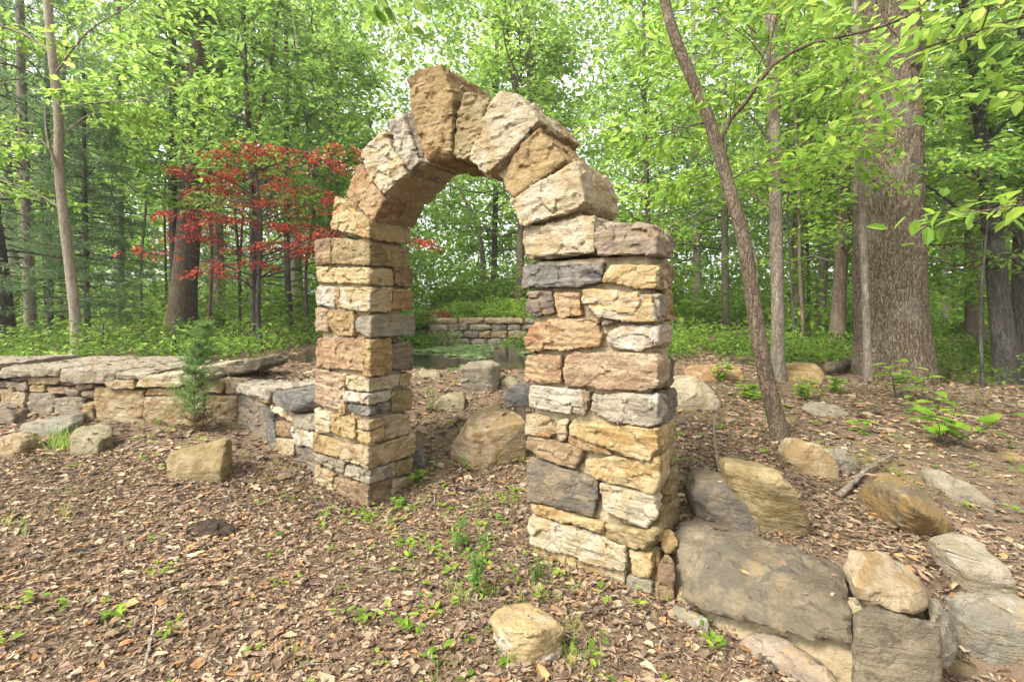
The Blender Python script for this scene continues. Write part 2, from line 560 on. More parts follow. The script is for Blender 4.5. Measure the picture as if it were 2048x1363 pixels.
SEED = [10]
def F_(parent, px, mat, wrap=None, depth=None, C=None, proud=None, **kw):
    """stone given by its outline on the front plane; wrap = pixel x where it ends on the side face"""
    SEED[0] += 1
    rng = random.Random(SEED[0])
    poly = [front(x, y) for x, y in px]
    if wrap is not None:
        s = side_plane(wrap, 700, C)
        depth = float(np.dot(s - C, D2))
    if depth is None: depth = rng.uniform(.16, .24)
    if proud is None: proud = rng.uniform(.0, .022)
    return stone(kw.pop('name', 'stone'), prism(poly, depth, proud), mat, parent, seed=SEED[0], **kw)
def S_(parent, px, mat, C, thick=None, proud=None, **kw):
    SEED[0] += 1
    rng = random.Random(SEED[0])
    poly = [side_plane(x, y, C) for x, y in px]
    if thick is None: thick = rng.uniform(.16, .22)
    if proud is None: proud = rng.uniform(.0, .018)
    a = [p + D1 * proud for p in poly] + [p - D1 * thick for p in poly]
    return stone('stone', a, mat, parent, seed=SEED[0], **kw)

def box_core(name, C, width, zlo, zhi, inset, parent, thk=THK):
    a = C - D1 * inset + D2 * inset
    b = C - D1 * (width - inset) + D2 * inset
    c_ = b + D2 * (thk - 2 * inset); d_ = a + D2 * (thk - 2 * inset)
    pts = [V3(p[0], p[1], z) for p in (a, b, c_, d_) for z in (zlo, zhi)]
    o = stone(name, pts, 'tan', parent, voxel=.022, rough=.010, seed=3, chips=0, freq=9)
    o.data.materials[0] = M['mortar']
    return o

WL = float(np.dot(CL - front(631, 700), D1))
WR = float(np.dot(P0 - front(1051, 700), D1))
top_l = front(700, 478)[2]; top_r = front(1180, 515)[2]
pier_l = box_core('pier', CL, WL, -.25, top_l, .045, arch)
pier_r = box_core('pier', P0, WR, -.20, top_r, .045, arch)

L = lambda *a, **k: F_(pier_l, *a, C=CL, **k)
LS = lambda px, mat, **k: S_(pier_l, px, mat, CL, **k)
L([(631,479),(662,476),(663,529),(631,531)], 'brown')
L([(664,475),(741,486),(741,530),(665,527)], 'olive', wrap=818, freq=9, rough=.010)
L([(633,534),(740,536),(739,567),(635,564)], 'yellow', wrap=785)
LS([(787,531),(825,536),(825,575),(791,573)], 'brown')
L([(632,573),(670,573),(668,616),(632,608)], 'white')
L([(671,576),(681,576),(678,618),(671,618)], 'tan')
L([(682,575),(742,575),(741,624),(680,616)], 'cream', wrap=782)
LS([(784,580),(825,579),(825,617),(784,619)], 'orange')
L([(634,614),(656,621),(658,663),(634,662)], 'pink')
L([(657,620),(709,624),(710,672),(675,671),(659,657)], 'ochre')
L([(712,634),(742,630),(742,675),(711,662)], 'bluegrey', wrap=826, rough=.007)
L([(633,677),(728,675),(728,742),(633,734)], 'rust')
L([(729,678),(744,679),(744,752),(728,750)], 'ochre', wrap=779)
LS([(781,687),(825,685),(823,741),(780,738)], 'plum')
LS([(781,676),(803,678),(786,686)], 'dark', chips=.01)
L([(630,738),(679,746),(679,819),(630,808)], 'pink', strata=.9)
L([(680,750),(691,748),(692,830),(681,830)], 'tan')
L([(692,750),(739,756),(738,783),(691,778)], 'cream', wrap=798)
LS([(800,745),(823,746),(821,770),(800,773)], 'tan')
L([(689,782),(739,788),(739,809),(690,801)], 'white', wrap=782)
L([(695,807),(740,813),(739,834),(695,824)], 'dark', wrap=778)
LS([(785,783),(825,776),(825,820),(783,823)], 'olive')
L([(629,816),(662,826),(662,866),(633,861)], 'cream')
L([(663,828),(710,835),(710,880),(663,866)], 'yellow')
L([(713,837),(741,840),(741,861),(714,857)], 'tan', wrap=768)
L([(714,859),(741,862),(741,890),(713,882)], 'yellow', wrap=767)
LS([(769,830),(822,826),(821,866),(768,880)], 'tan')
L([(626,864),(685,884),(685,916),(626,902)], 'ochre', rough=.006)
L([(687,884),(741,894),(741,936),(687,917)], 'tan', wrap=828, proud=.03)
L([(626,905),(692,924),(688,949),(633,920)], 'grey')
L([(693,927),(742,941),(739,970),(689,950)], 'whitegrey', wrap=788)
LS([(790,924),(828,915),(826,945),(791,951)], 'olive')
L([(632,928),(668,949),(666,988),(632,970)], 'tan')
L([(669,953),(738,971),(738,1040),(668,1010)], 'brown', wrap=781)
LS([(783,957),(826,950),(825,982),(783,994)], 'tan')
LS([(741,1020),(825,986),(826,1010),(742,1050)], 'olive')

R = lambda *a, **k: F_(pier_r, *a, C=P0, **k)
RS = lambda px, mat, **k: S_(pier_r, px, mat, P0, **k)
R([(1047,459),(1169,431),(1188,433),(1189,503),(1052,517)], 'cream', depth=.42)
R([(1191,451),(1210,444),(1300,449),(1318,470),(1316,508),(1197,512),(1191,485)], 'purple', wrap=1343, proud=.03)
R([(1046,531),(1205,526),(1205,564),(1150,572),(1048,575)], 'dark', proud=.02)
R([(1220,528),(1290,530),(1316,530),(1313,578),(1284,577),(1208,562)], 'yellow', depth=.18)
RS([(1319,526),(1346,530),(1345,575),(1318,577)], 'brown')
R([(1056,583),(1100,580),(1111,628),(1066,634),(1051,618)], 'plum')
R([(1108,585),(1160,582),(1163,631),(1119,635)], 'orange')
R([(1168,577),(1269,585),(1307,590),(1312,643),(1277,644),(1195,634),(1169,603)], 'tanwhite', depth=.2, proud=.03)
RS([(1313,590),(1329,590),(1328,631),(1313,636)], 'grey')
RS([(1330,580),(1343,582),(1343,641),(1331,640)], 'orange')
R([(1066,641),(1140,636),(1197,639),(1206,667),(1200,693),(1130,699),(1058,704),(1050,677)], 'orange')
R([(1200,647),(1210,639),(1238,641),(1203,654)], 'grey', chips=.01)
R([(1213,664),(1238,649),(1290,649),(1316,652),(1316,690),(1282,704),(1215,693)], 'white', wrap=1342)
R([(1052,712),(1122,709),(1124,765),(1050,763)], 'rust')
R([(1131,706),(1310,706),(1317,720),(1317,770),(1290,782),(1131,772)], 'pink', depth=.2, proud=.015)
RS([(1320,716),(1350,719),(1348,772),(1320,778)], 'plum')
R([(1059,771),(1168,779),(1167,830),(1098,820),(1061,815)], 'whitegrey')
R([(1169,783),(1183,781),(1172,828)], 'brown', chips=.008)
R([(1184,787),(1293,792),(1316,789),(1317,846),(1293,853),(1217,843),(1180,822)], 'whitegrey', depth=.14)
RS([(1322,781),(1351,775),(1352,828),(1324,845)], 'plum')
R([(1053,828),(1071,826),(1112,841),(1113,867),(1100,874),(1055,867)], 'tan')
R([(1115,839),(1135,839),(1134,882),(1113,882)], 'tan')
R([(1143,843),(1172,847),(1293,861),(1318,858),(1318,900),(1299,921),(1209,894),(1141,865)], 'yellow', wrap=1345, proud=.025, strata=.5)
R([(1137,867),(1205,894),(1225,909),(1194,907),(1136,888)], 'orange', chips=.012)
R([(1053,869),(1162,894),(1166,910),(1153,937),(1094,919),(1053,896)], 'brown')
R([(1170,920),(1195,915),(1297,930),(1318,915),(1318,960),(1307,990),(1205,962),(1172,941)], 'yellow', wrap=1333, strata=.5)
R([(1055,919),(1066,916),(1123,937),(1195,958),(1198,990),(1186,1032),(1120,1015),(1056,1000)], 'brownblue', rough=.008)
R([(1203,964),(1290,990),(1312,995),(1316,1026),(1293,1052),(1205,1024)], 'cream', wrap=1325)
R([(1057,1004),(1137,1024),(1208,1044),(1209,1066),(1174,1060),(1141,1048),(1064,1026)], 'yellow')
R([(1213,1045),(1295,1070),(1318,1060),(1300,1098),(1253,1090),(1214,1070)], 'olive', wrap=1352, proud=.025)
R([(1060,1029),(1152,1055),(1174,1070),(1255,1088),(1253,1137),(1214,1132),(1137,1108),(1062,1083)], 'cream', proud=.03)
R([(1260,1097),(1306,1105),(1304,1154),(1267,1147)], 'yellow', depth=.3)
R([(1066,1090),(1151,1112),(1150,1170),(1108,1160),(1066,1140)], 'yellow', proud=.0)
R([(1153,1115),(1251,1139),(1251,1205),(1214,1195),(1152,1178)], 'tan')
R([(1254,1147),(1304,1158),(1306,1225),(1254,1210)], 'grey', depth=.3)
RS([(1320,862),(1350,842),(1352,922),(1322,947)], 'olive', thick=.1)
RS([(1335,948),(1352,925),(1354,985),(1330,1008)], 'olive')
RS([(1318,1014),(1355,990),(1355,1040),(1318,1085)], 'olive', thick=.12)
RS([(1318,1100),(1356,1050),(1356,1150),(1314,1200)], 'olive', thick=.12)

# arch ring: recessed mortar core, then the voussoirs
inner = [(742,470),(752,432),(778,392),(818,350),(864,326),(910,319),(946,324),(976,354),(1006,374),(1034,408),(1050,470)]
outer = [(684,470),(694,405),(733,345),(782,275),(842,215),(905,190),(965,210),(1035,225),(1095,290),(1150,350),(1165,470)]
bm = bmesh.new()
ri = []
for (a, b) in zip(inner, outer):
    A = front(*a); B = front(*b)
    A = A + (B - A) * .10; B = B - (B - A) * .06
    ri.append([bm.verts.new(tuple(p)) for p in (A + D2 * .04, B + D2 * .04, B + D2 * (THK - .03), A + D2 * (THK - .03))])
for k in range(len(ri) - 1):
    for j in range(4):
        bm.faces.new((ri[k][j], ri[k][(j + 1) % 4], ri[k + 1][(j + 1) % 4], ri[k + 1][j]))
bm.faces.new(ri[0]); bm.faces.new(ri[-1][::-1])
bmesh.ops.recalc_face_normals(bm, faces=bm.faces[:])
me = bpy.data.meshes.new('arch_ring'); bm.to_mesh(me); bm.free()
me.materials.append(M['mortar'])
ring = new_obj('arch_ring', me)
child(ring, arch)
A = lambda px, mat, depth=THK, **k: F_(ring, px, mat, depth=depth, name='voussoir', **k)
kw = dict(voxel=.0125)
A([(673,391),(741,442),(741,477),(663,458)], 'yellow', depth=.46, **kw)
A([(717,326),(727,337),(770,397),(745,442),(692,391)], 'orange', depth=.24, **kw)
SEED[0] += 1
stone('voussoir', [p + D2 * o for p in (front(717,326), front(727,337), front(770,397), front(745,442), front(692,391)) for o in (.25, .47)], 'olive', ring, seed=SEED[0], voxel=.018)
A([(770,258),(817,347),(773,389),(741,355),(728,311)], 'cream', depth=.47, proud=.03, rough=.016, **kw)
A([(776,241),(803,223),(839,323),(817,345),(791,291)], 'whitegrey', depth=.44, **kw)
A([(804,223),(831,221),(852,326),(840,324)], 'plum', depth=.36, proud=-.03, **kw)
A([(832,223),(844,265),(862,323),(853,325)], 'cream', depth=.40, proud=.0, **kw)
A([(825,160),(844,148),(893,135),(917,203),(910,318),(863,324),(849,282),(833,223)], 'ochre', depth=.52, proud=.06, chips=.03, rough=.016, **kw)
A([(935,185),(985,198),(950,320),(911,318),(920,229)], 'olive', depth=.44, proud=.03, freq=11, **kw)
A([(1006,186),(1041,192),(1070,222),(1086,243),(1050,285),(1009,325),(978,353),(947,320),(967,262),(990,208)], 'cream', depth=.30, proud=.05, rough=.014, **kw)
A([(1079,259),(1110,290),(1135,322),(1080,365),(1029,401),(1007,365),(1026,318),(1047,288)], 'ochre', depth=.44, proud=.03, **kw)
A([(1155,318),(1167,344),(1176,403),(1161,420),(1044,456),(1029,403),(1088,368)], 'cream', depth=.50, proud=.05, chips=.025, **kw)
for poly, mat_ in (([(1040,196),(1068,222),(1086,243),(1050,285),(1009,325),(985,330)], 'tan'),):
    SEED[0] += 1
    stone('voussoir', [front(*p) + D2 * o for p in poly for o in (.31, .54)], mat_, ring, seed=SEED[0], voxel=.02, rough=.014)

# ------------------------------------------------------------------ low dry stone wall running off the far pier
PA = CL - D1 * WL + D2 * .10                              # wall A: in line with the arch
cornA = on_plane(475, 800, PA, D2)
DB = V3(-1, .10, 0); DB /= np.linalg.norm(DB)
NB = V3(-DB[1], DB[0], 0); NB = NB if NB[1] > 0 else -NB
wall = empty('dry_stone_wall', (-4.2, 5.6, .2), 'low dry stone wall with broad flat cap slabs beyond the leaf litter', 'wall')
def wall_stone(px, mat, P, nrm, depth=.32, name='wall_stone', proud=None, voxel=.018, rough=.012, chips=.012, lift=0, **k):
    SEED[0] += 1
    rng = random.Random(SEED[0])
    proud = rng.uniform(0, .035) if proud is None else proud
    poly = [on_plane(x, y, P, nrm) for x, y in px]
    a = [p - nrm * proud for p in poly] + [p + nrm * depth + V3(0, 0, lift) for p in poly]
    return stone(name, a, mat, wall, voxel=voxel, rough=rough, chips=chips, seed=SEED[0], **k)
PB = cornA + NB * .02
B = lambda px, mat, **k: wall_stone(px, mat, PB, NB, **k)
for px, mat in [
 ([(-60,774),(-2,776),(-2,812),(-60,812)], 'grey'), ([(0,776),(19,782),(14,815),(0,812)], 'tan'), ([(19,782),(55,783),(49,830),(16,826)], 'tan'),
 ([(57,784),(107,786),(112,806),(98,840),(50,838)], 'grey'), ([(113,796),(154,793),(172,798),(162,838),(113,836)], 'grey'),
 ([(168,805),(191,803),(192,842),(165,840)], 'tan'), ([(192,772),(290,780),(290,852),(198,848),(193,804)], 'tan'),
 ([(292,791),(408,790),(408,858),(292,852)], 'tan'), ([(411,788),(474,791),(474,862),(412,862)], 'tan'),
 ([(-40,761),(18,761),(18,776),(-40,776)], 'purple'), ([(21,755),(57,755),(57,761),(21,761)], 'grey'), ([(20,763),(58,762),(58,780),(20,780)], 'purple'),
 ([(60,753),(131,754),(115,767),(60,767)], 'tan'), ([(60,769),(92,769),(90,784),(59,783)], 'yellow'), ([(94,773),(135,774),(133,788),(98,786)], 'pink'),
 ([(114,765),(148,761),(154,771),(115,773)], 'brown'), ([(137,776),(162,780),(160,793),(135,792)], 'purple'), ([(155,767),(189,767),(187,777),(156,780)], 'pink'),
 ([(163,781),(189,782),(188,799),(164,794)], 'purple'), ([(293,776),(408,776),(408,789),(293,790)], 'yellow'),
 ([(411,757),(448,756),(448,786),(411,786)], 'tan'), ([(451,757),(485,760),(480,788),(451,787)], 'tan')]:
    B(px, mat, chips=.014)
# cap slabs (front face outline; they reach a metre back over the fill)
for px, mat, dep in [
 ([(-70,728),(10,726),(8,756),(-70,758)], 'capstone', .9), ([(11,734),(70,737),(131,735),(130,750),(60,754),(9,754)], 'capstone', 1.15),
 ([(133,736),(200,735),(242,740),(240,765),(165,766),(134,762)], 'capstone', 1.2), ([(222,758),(278,756),(281,776),(224,774)], 'tan', .5), ([(243,741),(310,742),(308,757),(243,757)], 'capstone', .95),
 ([(311,748),(372,745),(378,768),(355,774),(283,773),(284,758)], 'cream', 1.25), ([(374,748),(440,748),(438,757),(376,768)], 'capstone', .9)]:
    B(px, mat, depth=dep, name='cap_slab', proud=.08, lift=.03, chips=.02, voxel=.02, rough=.010, strata=.8)
rw_ = random.Random(4)
for y0, y1, wmin, wmax, nm in ((790, 846, 50, 100, 'wall_stone'), (759, 788, 40, 90, 'wall_stone'), (728, 756, 90, 150, 'cap_slab')):
    x = -74
    while x > -460:
        wd = rw_.uniform(wmin, wmax)
        B([(x - wd + 2, y0 + rw_.uniform(-2, 3)), (x - 2, y0 + rw_.uniform(-2, 3)), (x - 2, y1), (x - wd + 2, y1)], rw_.choice(['tan', 'grey', 'cream', 'purple'] if nm == 'wall_stone' else ['capstone']),
          name=nm, depth=.32 if nm == 'wall_stone' else 1.0, proud=.02 if nm == 'wall_stone' else .08)
        x -= wd
SEED[0] += 1
Aw = lambda px, mat, **k: wall_stone(px, mat, PA, D2, **k)
for px, mat in [
 ([(475,788),(510,793),(531,814),(542,850),(540,915),(520,912),(476,872)], 'brownblue'), ([(528,812),(540,825),(555,868),(556,915),(543,912)], 'dark'),
 ([(550,841),(587,849),(584,875),(558,872)], 'brown'), ([(539,809),(588,825),(587,846),(542,822)], 'cream'), ([(556,874),(592,878),(592,914),(556,908)], 'tan'),
 ([(510,790),(545,797),(540,808),(514,800)], 'tan'),
 ([(589,827),(640,825),(640,859),(592,859)], 'grey'), ([(587,851),(640,865),(640,896),(592,888)], 'white'), ([(592,891),(640,896),(640,932),(595,914)], 'brownblue'),
 ([(560,915),(600,915),(640,930),(640,970),(590,955)], 'plum')]:
    Aw(px, mat, depth=.28, chips=.015)
Aw([(467,762),(552,780),(552,802),(505,790),(476,780)], 'whitegrey', depth=1.0, name='cap_slab', proud=.06, voxel=.028, chips=.04, rough=.014)
Aw([(553,780),(640,790),(660,815),(610,826),(566,808)], 'dark', depth=.62, name='cap_slab', proud=.10, voxel=.028, chips=.07, rough=.008)
# fill behind the faces
def fill(pts, name='rubble_fill'):
    SEED[0] += 1
    o = stone(name, pts, 'dark', wall, voxel=.05, rough=.02, seed=SEED[0], chips=0)
    o.data.materials[0] = M['soil']
wl = PB + DB * 5.8
fill([V3(p[0], p[1], z) for p in (PB + NB * .1, PB + NB * .55, wl + NB * .1, wl + NB * .55) for z in (.0, .68)])
fill([V3(p[0], p[1], z) for p in (PA + D2 * .06, PA + D2 * .5, cornA + D2 * .08, cornA + D2 * .5) for z in (-.2, .62)])
# loose slab lying on the wall
fs = [on_plane(x, y, PB + NB * .25, NB) for x, y in [(394,751),(405,741),(468,724),(526,715),(536,728),(529,737),(470,748),(433,756)]]
tag(stone('flat_stone', [p + NB * o for p in fs for o in (-.15, .45)], 'slab', voxel=.025, rough=.016, seed=301, chips=.05, strata=.6),
    'loose weathered slab lying tilted on top of the dry stone wall', 'stone')

# ------------------------------------------------------------------ mortared wall stub beside the near pier
stub = empty('stone_wall_stub', (1.25, 2.3, .0), 'low mortared wall stub of big slabs abutting the near pier', 'wall')
def pts_stone(lst, mat, parent, **k):
    SEED[0] += 1
    return stone(k.pop('name', 'stone'), [at(*p) for p in lst], mat, parent, seed=SEED[0], **k)
# great slab: back edge, front top edge, front bottom edge
pts_stone([(1346,1040,2.86),(1395,1026,2.95),(1500,1062,2.72),(1690,1125,2.34),(1365,1185,2.46),(1372,1215,2.44),(1500,1232,2.28),(1700,1215,2.0),(1708,1298,1.92),(1640,1280,2.0),(1545,1225,2.2),(1400,1120,2.9),(1690,1210,2.4)],
          'slab', stub, voxel=.022, rough=.014, chips=.03, strata=.35)
pts_stone([(1308,1150,2.62),(1330,1100,2.62),(1350,1125,2.60),(1350,1195,2.58),(1335,1217,2.58),(1308,1210,2.6),(1330,1110,2.8),(1340,1200,2.8)], 'brown', stub, rough=.007, chips=.02)
pts_stone([(1318,1062,2.70),(1345,1058,2.70),(1356,1080,2.68),(1352,1108,2.66),(1322,1106,2.66),(1335,1065,2.85),(1350,1100,2.85)], 'ochre', stub, chips=.015)
pts_stone([(1345,1205,2.50),(1372,1222,2.42),(1420,1240,2.36),(1415,1285,2.30),(1360,1270,2.4),(1350,1240,2.46),(1390,1230,2.7),(1400,1280,2.7)], 'bluegrey', stub, rough=.008)
pts_stone([(1465,1290,2.22),(1500,1262,2.22),(1560,1270,2.16),(1640,1320,2.02),(1690,1380,1.9),(1620,1440,1.95),(1470,1330,2.18),(1510,1275,2.5),(1640,1330,2.4),(1500,1400,2.3)], 'purple', stub, voxel=.018, rough=.008, chips=.04)
pts_stone([(1706,1225,1.92),(1740,1210,1.92),(1880,1245,1.84),(1885,1450,1.78),(1700,1440,1.86),(1720,1230,2.2),(1870,1260,2.1),(1880,1440,2.1)], 'slab', stub, voxel=.02, rough=.006, chips=.03)
pts_stone([(1688,1140,2.08),(1697,1098,2.12),(1760,1100,2.16),(1820,1135,2.14),(1853,1180,2.0),(1856,1215,1.96),(1815,1230,1.90),(1725,1200,1.93),(1712,1170,1.94),(1705,1190,1.98),(1850,1190,1.93),(1740,1160,2.3),(1840,1190,2.3)], 'tan', stub, voxel=.016, rough=.009, chips=.02)
pts_stone([(1850,1188,2.08),(1880,1182,2.1),(1895,1215,2.06),(1915,1290,1.96),(1900,1330,1.9),(1880,1345,1.9),(1862,1260,1.9),(1858,1300,2.2),(1910,1320,2.2)], 'grey', stub, voxel=.018, rough=.010, chips=.025)
SEED[0] += 1
mc = stone('mortar', [at(*p) for p in [(1340,1110,2.85),(1352,1090,2.78),(1350,1245,2.56),(1460,1262,2.36),(1560,1310,2.20),(1690,1355,2.02),(1700,1215,2.06),(1730,1212,2.0),(1716,1420,1.92),(1600,1400,2.1),(1480,1320,2.28),(1345,1265,2.54),(1860,1250,2.0),(1860,1400,1.95),(1860,1250,2.3),(1690,1300,2.7),(1400,1150,3.0),(1420,1250,2.9)]], 'tan', stub, voxel=.022, rough=.014, seed=SEED[0], chips=0, freq=8)
mc.data.materials[0] = M['mortar']

# ------------------------------------------------------------------ loose rocks: outline pixels with a depth for each, backs added
def rock(label, pts, mat, name='boulder', back=None, voxel=.015, rough=.0085, chips=.016, group=None, base_drop=.08, hmode=False, **k):
    """pts: (px, py, dy) with dy metres behind the point where the rock's foot meets the ground"""
    SEED[0] += 1
    foot = max(pts, key=lambda p: p[1])
    g = ground_hit(foot[0], foot[1])
    Y0 = g[1] - foot[2]
    P = [ground_hit(x, y, d) for x, y, d in pts] if hmode else [at(x, y, Y0 + d) for x, y, d in pts]   # hmode: third number is the height over the ground
    low = min(p[2] for p in P)
    c = sum(P) / len(P)
    back = back if back is not None else .5 * (max(p[0] for p in P) - min(p[0] for p in P))
    ext = []
    for p in P:                                      # buried foot and a far side
        q = p + V3(0, back, 0); q = c + (q - c) * V3(.82, 1, .86); q[2] = min(q[2], p[2])
        ext.append(q)
    for p in (P + ext):
        if p[2] < c[2]: ext.append(V3(p[0], p[1], low - base_drop))
    o = stone(name, P + ext, mat, voxel=voxel, rough=rough, chips=chips, seed=SEED[0], cuts=7, strata=.15, **k)
    return tag(o, label, 'rock' if name != 'flat_stone' else 'stone', group)

rock('big angular tan boulder lying under the arch', [(902,892,.14),(935,838,.40),(985,812,.38),(1040,832,.42),(1052,845,.41),(940,868,.36),(950,905,.17),(945,938,0),(905,922,0),(1050,908,.04),(1000,930,0)], 'tan', chips=.012, rough=.006, back=.35, hmode=True)
rock('square block with grey top and tan front by the pond edge', [(920,735,.05),(935,725,.35),(985,722,.4),(1002,730,.35),(978,735,0),(990,770,.02),(975,787,0),(925,778,.05),(997,750,.25)], 'grey', chips=.03, back=.3)
rock('dark grey flat-topped block beside the near pier behind the arch', [(1008,782,.1),(1030,770,.3),(1075,772,.3),(1075,812,.05),(1012,812,0)], 'dark', back=.3)
rock('small dark mossy stone behind the dark grey block', [(1002,760,.02),(1015,752,.15),(1035,758,.12),(1038,772,0),(1003,772,0)], 'moss', back=.2)
rock('low mossy tan stone half sunk in the leaves under the arch', [(868,805,.05),(885,790,.2),(925,787,.25),(932,800,.1),(925,820,0),(872,822,0)], 'moss', back=.25)
rock('low grey stone along the near bank of the pond', [(822,748,.02),(845,740,.1),(880,745,.05),(882,757,0),(822,757,0)], 'moss', back=.2)
rock('dark stone wedged at the inner foot of the far pier', [(815,915,.02),(828,900,.05),(842,905,.04),(852,925,.02),(845,936,0),(815,938,0)], 'dark', back=.18, voxel=.016)
rock('upright rectangular olive slab standing in the leaf litter', [(330,918,.02),(345,900,.12),(440,880,.16),(452,882,.14),(454,925,.08),(440,935,0),(345,962,-.02),(335,955,0)], 'olive', back=.16, voxel=.02, chips=.02)
rock('squat tan block with grass beside it near the low wall', [(140,870,.05),(152,853,.25),(195,858,.25),(200,880,.05),(195,898,.02),(150,912,0),(141,905,0)], 'moss', back=.2, voxel=.02)
rock('long flat grey slab lying before the low wall', [(38,848,.05),(110,833,.3),(146,830,.3),(140,850,.1),(120,862,0),(42,870,0)], 'bluegrey', name='flat_stone', back=.2, chips=.02)
rock('dark rounded boulder at the end of the low wall', [(-40,808,.1),(0,812,.1),(25,815,.2),(30,822,.1),(24,845,0),(-40,850,0)], 'brownblue', back=.4, chips=.06)
rock('pale tan rock lying apart from the long flat slab', [(-20,878,.02),(10,869,.1),(38,874,.1),(42,890,.02),(25,908,0),(-20,912,0)], 'tan', back=.2)
rock('cream foreground rock with white and orange blotches on its top', [(977,1235,.13),(1050,1213,.13),(1112,1245,.15),(1130,1262,.11),(1010,1262,.16),(1080,1265,.17),(1118,1288,.07),(1100,1318,0),(1050,1332,0),(1005,1305,.0),(993,1262,.10)], 'tanwhite', back=.06, voxel=.012, rough=.010, chips=.010, hmode=True)
rock('dark boulder leaning under the olive one behind the slab', [(1382,990,.28),(1400,962,.30),(1460,958,.30),(1495,985,.26),(1522,1030,.12),(1520,1056,0),(1460,1052,.0),(1400,1025,.06)], 'brownblue', back=.25, voxel=.018, chips=.04, hmode=True)
rock('large angular olive boulder leaning on the dark one', [(1448,945,.40),(1460,928,.42),(1560,940,.46),(1600,985,.36),(1622,1058,.04),(1600,1068,0),(1545,1035,.07),(1500,992,.20),(1560,968,.45)], 'olive', back=.2, voxel=.018, chips=.02, rough=.008, hmode=True)
rock('tan rock at the foot of the leaning sapling', [(1572,912,.12),(1595,882,.22),(1640,888,.24),(1680,930,.12),(1676,945,.04),(1640,958,0),(1590,942,0)], 'tan', back=.2, voxel=.02, hmode=True)
rock('thin pale slab leaning against the tan rock', [(1630,897,.20),(1690,897,.17),(1715,925,.09),(1712,938,.04),(1690,942,0),(1655,920,.12)], 'grey', name='flat_stone', back=.04, voxel=.014, chips=.012, rough=.006, hmode=True)
rock('oval ochre boulder with darker blotches on the leafy slope', [(1750,968,.13),(1770,950,.18),(1810,955,.24),(1870,985,.24),(1905,1025,.13),(1908,1050,.05),(1890,1066,0),(1820,1063,0),(1770,1037,.02),(1752,1000,.07),(1835,1005,.26)], 'gold', back=.2, voxel=.015, chips=.06, rough=.006, hmode=True)
rock('flat grey slab half buried behind the ochre boulder', [(1867,945,.10),(1885,936,.13),(1950,965,.14),(1998,1000,.10),(1992,1018,.03),(1960,1022,0),(1900,990,.02)], 'grey', name='flat_stone', back=.15, voxel=.018, chips=.02, hmode=True)
rock('square pale block with a twig across its flat top', [(1872,1085,.15),(1945,1071,.16),(2037,1155,.16),(1930,1148,.16),(1880,1112,.07),(1935,1185,.01),(1970,1198,0),(2032,1192,.01)], 'capstone', back=.08, voxel=.014, chips=.015, rough=.006, hmode=True)
rock('broad grey boulder beside the mortared stub', [(1908,1240,.16),(1930,1208,.18),(2000,1205,.19),(2090,1215,.18),(2090,1270,.16),(2060,1330,0),(1930,1325,0),(1912,1290,.05),(1985,1265,.18)], 'bluegrey', back=.15, voxel=.016, chips=.03, rough=.006, hmode=True)
rock('pale cream boulder close behind the near pier', [(1335,775,.1),(1360,755,.3),(1395,752,.35),(1425,780,.25),(1442,805,.1),(1430,822,0),(1340,824,0),(1390,790,.0)], 'cream', back=.3)
rock('flat orange boulder behind the cream one', [(1370,745,.1),(1385,732,.3),(1470,730,.3),(1492,742,.15),(1485,760,0),(1375,762,0)], 'orange', back=.3, chips=.05)
rock('orange and grey boulder between the two slim trunks and log', [(1563,745,.1),(1580,730,.3),(1640,727,.3),(1652,742,.1),(1645,766,0),(1570,766,0)], 'ochre', back=.35, chips=.05)
rock('flat grey stone almost buried in the leafy slope', [(1612,822,.05),(1640,806,.2),(1680,812,.2),(1702,828,.05),(1650,834,0)], 'grey', name='flat_stone', back=.2)
rock('dark stone nearly buried behind the olive boulder', [(1448,925,.05),(1470,914,.15),(1508,918,.12),(1512,932,.02),(1455,937,0)], 'slab', back=.12)
o = rock('dark rotten wood chunk sunk in the open leaf litter', [(372,1056,.02),(394,1042,.045),(430,1050,.035),(462,1062,.04),(470,1076,0),(405,1082,0),(378,1074,0)], 'rotten', name='rotten_wood', back=.08, voxel=.010, rough=.014, chips=.012, freq=9, hmode=True)
o['category'] = 'wood'
rock('small orange stone at the edge of the leafy slope', [(2008,915,.03),(2025,905,.1),(2060,908,.1),(2060,922,0),(2012,922,0)], 'orange', back=.12)

# ------------------------------------------------------------------ pond and its far retaining wall
m, n, out = mat_new('water')
p = N(n, 'ShaderNodeBsdfPrincipled'); p.inputs['Base Color'].default_value = (.012, .014, .009, 1)
p.inputs['Roughness'].default_value = .06; p.inputs['IOR'].default_value = 1.33
bp = N(n, 'ShaderNodeBump'); bp.inputs['Strength'].default_value = .12; bp.inputs['Distance'].default_value = .01
n.links.new(noise(n, obj_coords(n, False), 14, 2), bp.inputs['Height']); n.links.new(bp.outputs[0], p.inputs['Normal'])
n.links.new(p.outputs[0], out.inputs[0])
M['water'] = m
ang = np.linspace(0, 2 * math.pi, 64, endpoint=False)
sp = lambda v: np.sign(v) * np.abs(v) ** .4
wv = np.stack([-1.2 + 2.85 * sp(np.cos(ang)), 10.6 + 3.45 * sp(np.sin(ang)), np.full(64, .655)], 1)
bm = bmesh.new(); bm.faces.new([bm.verts.new(tuple(v)) for v in wv])
me = bpy.data.meshes.new('pond'); bm.to_mesh(me); bm.free(); me.materials.append(M['water'])
tag(new_obj('pond', me), kind='structure')

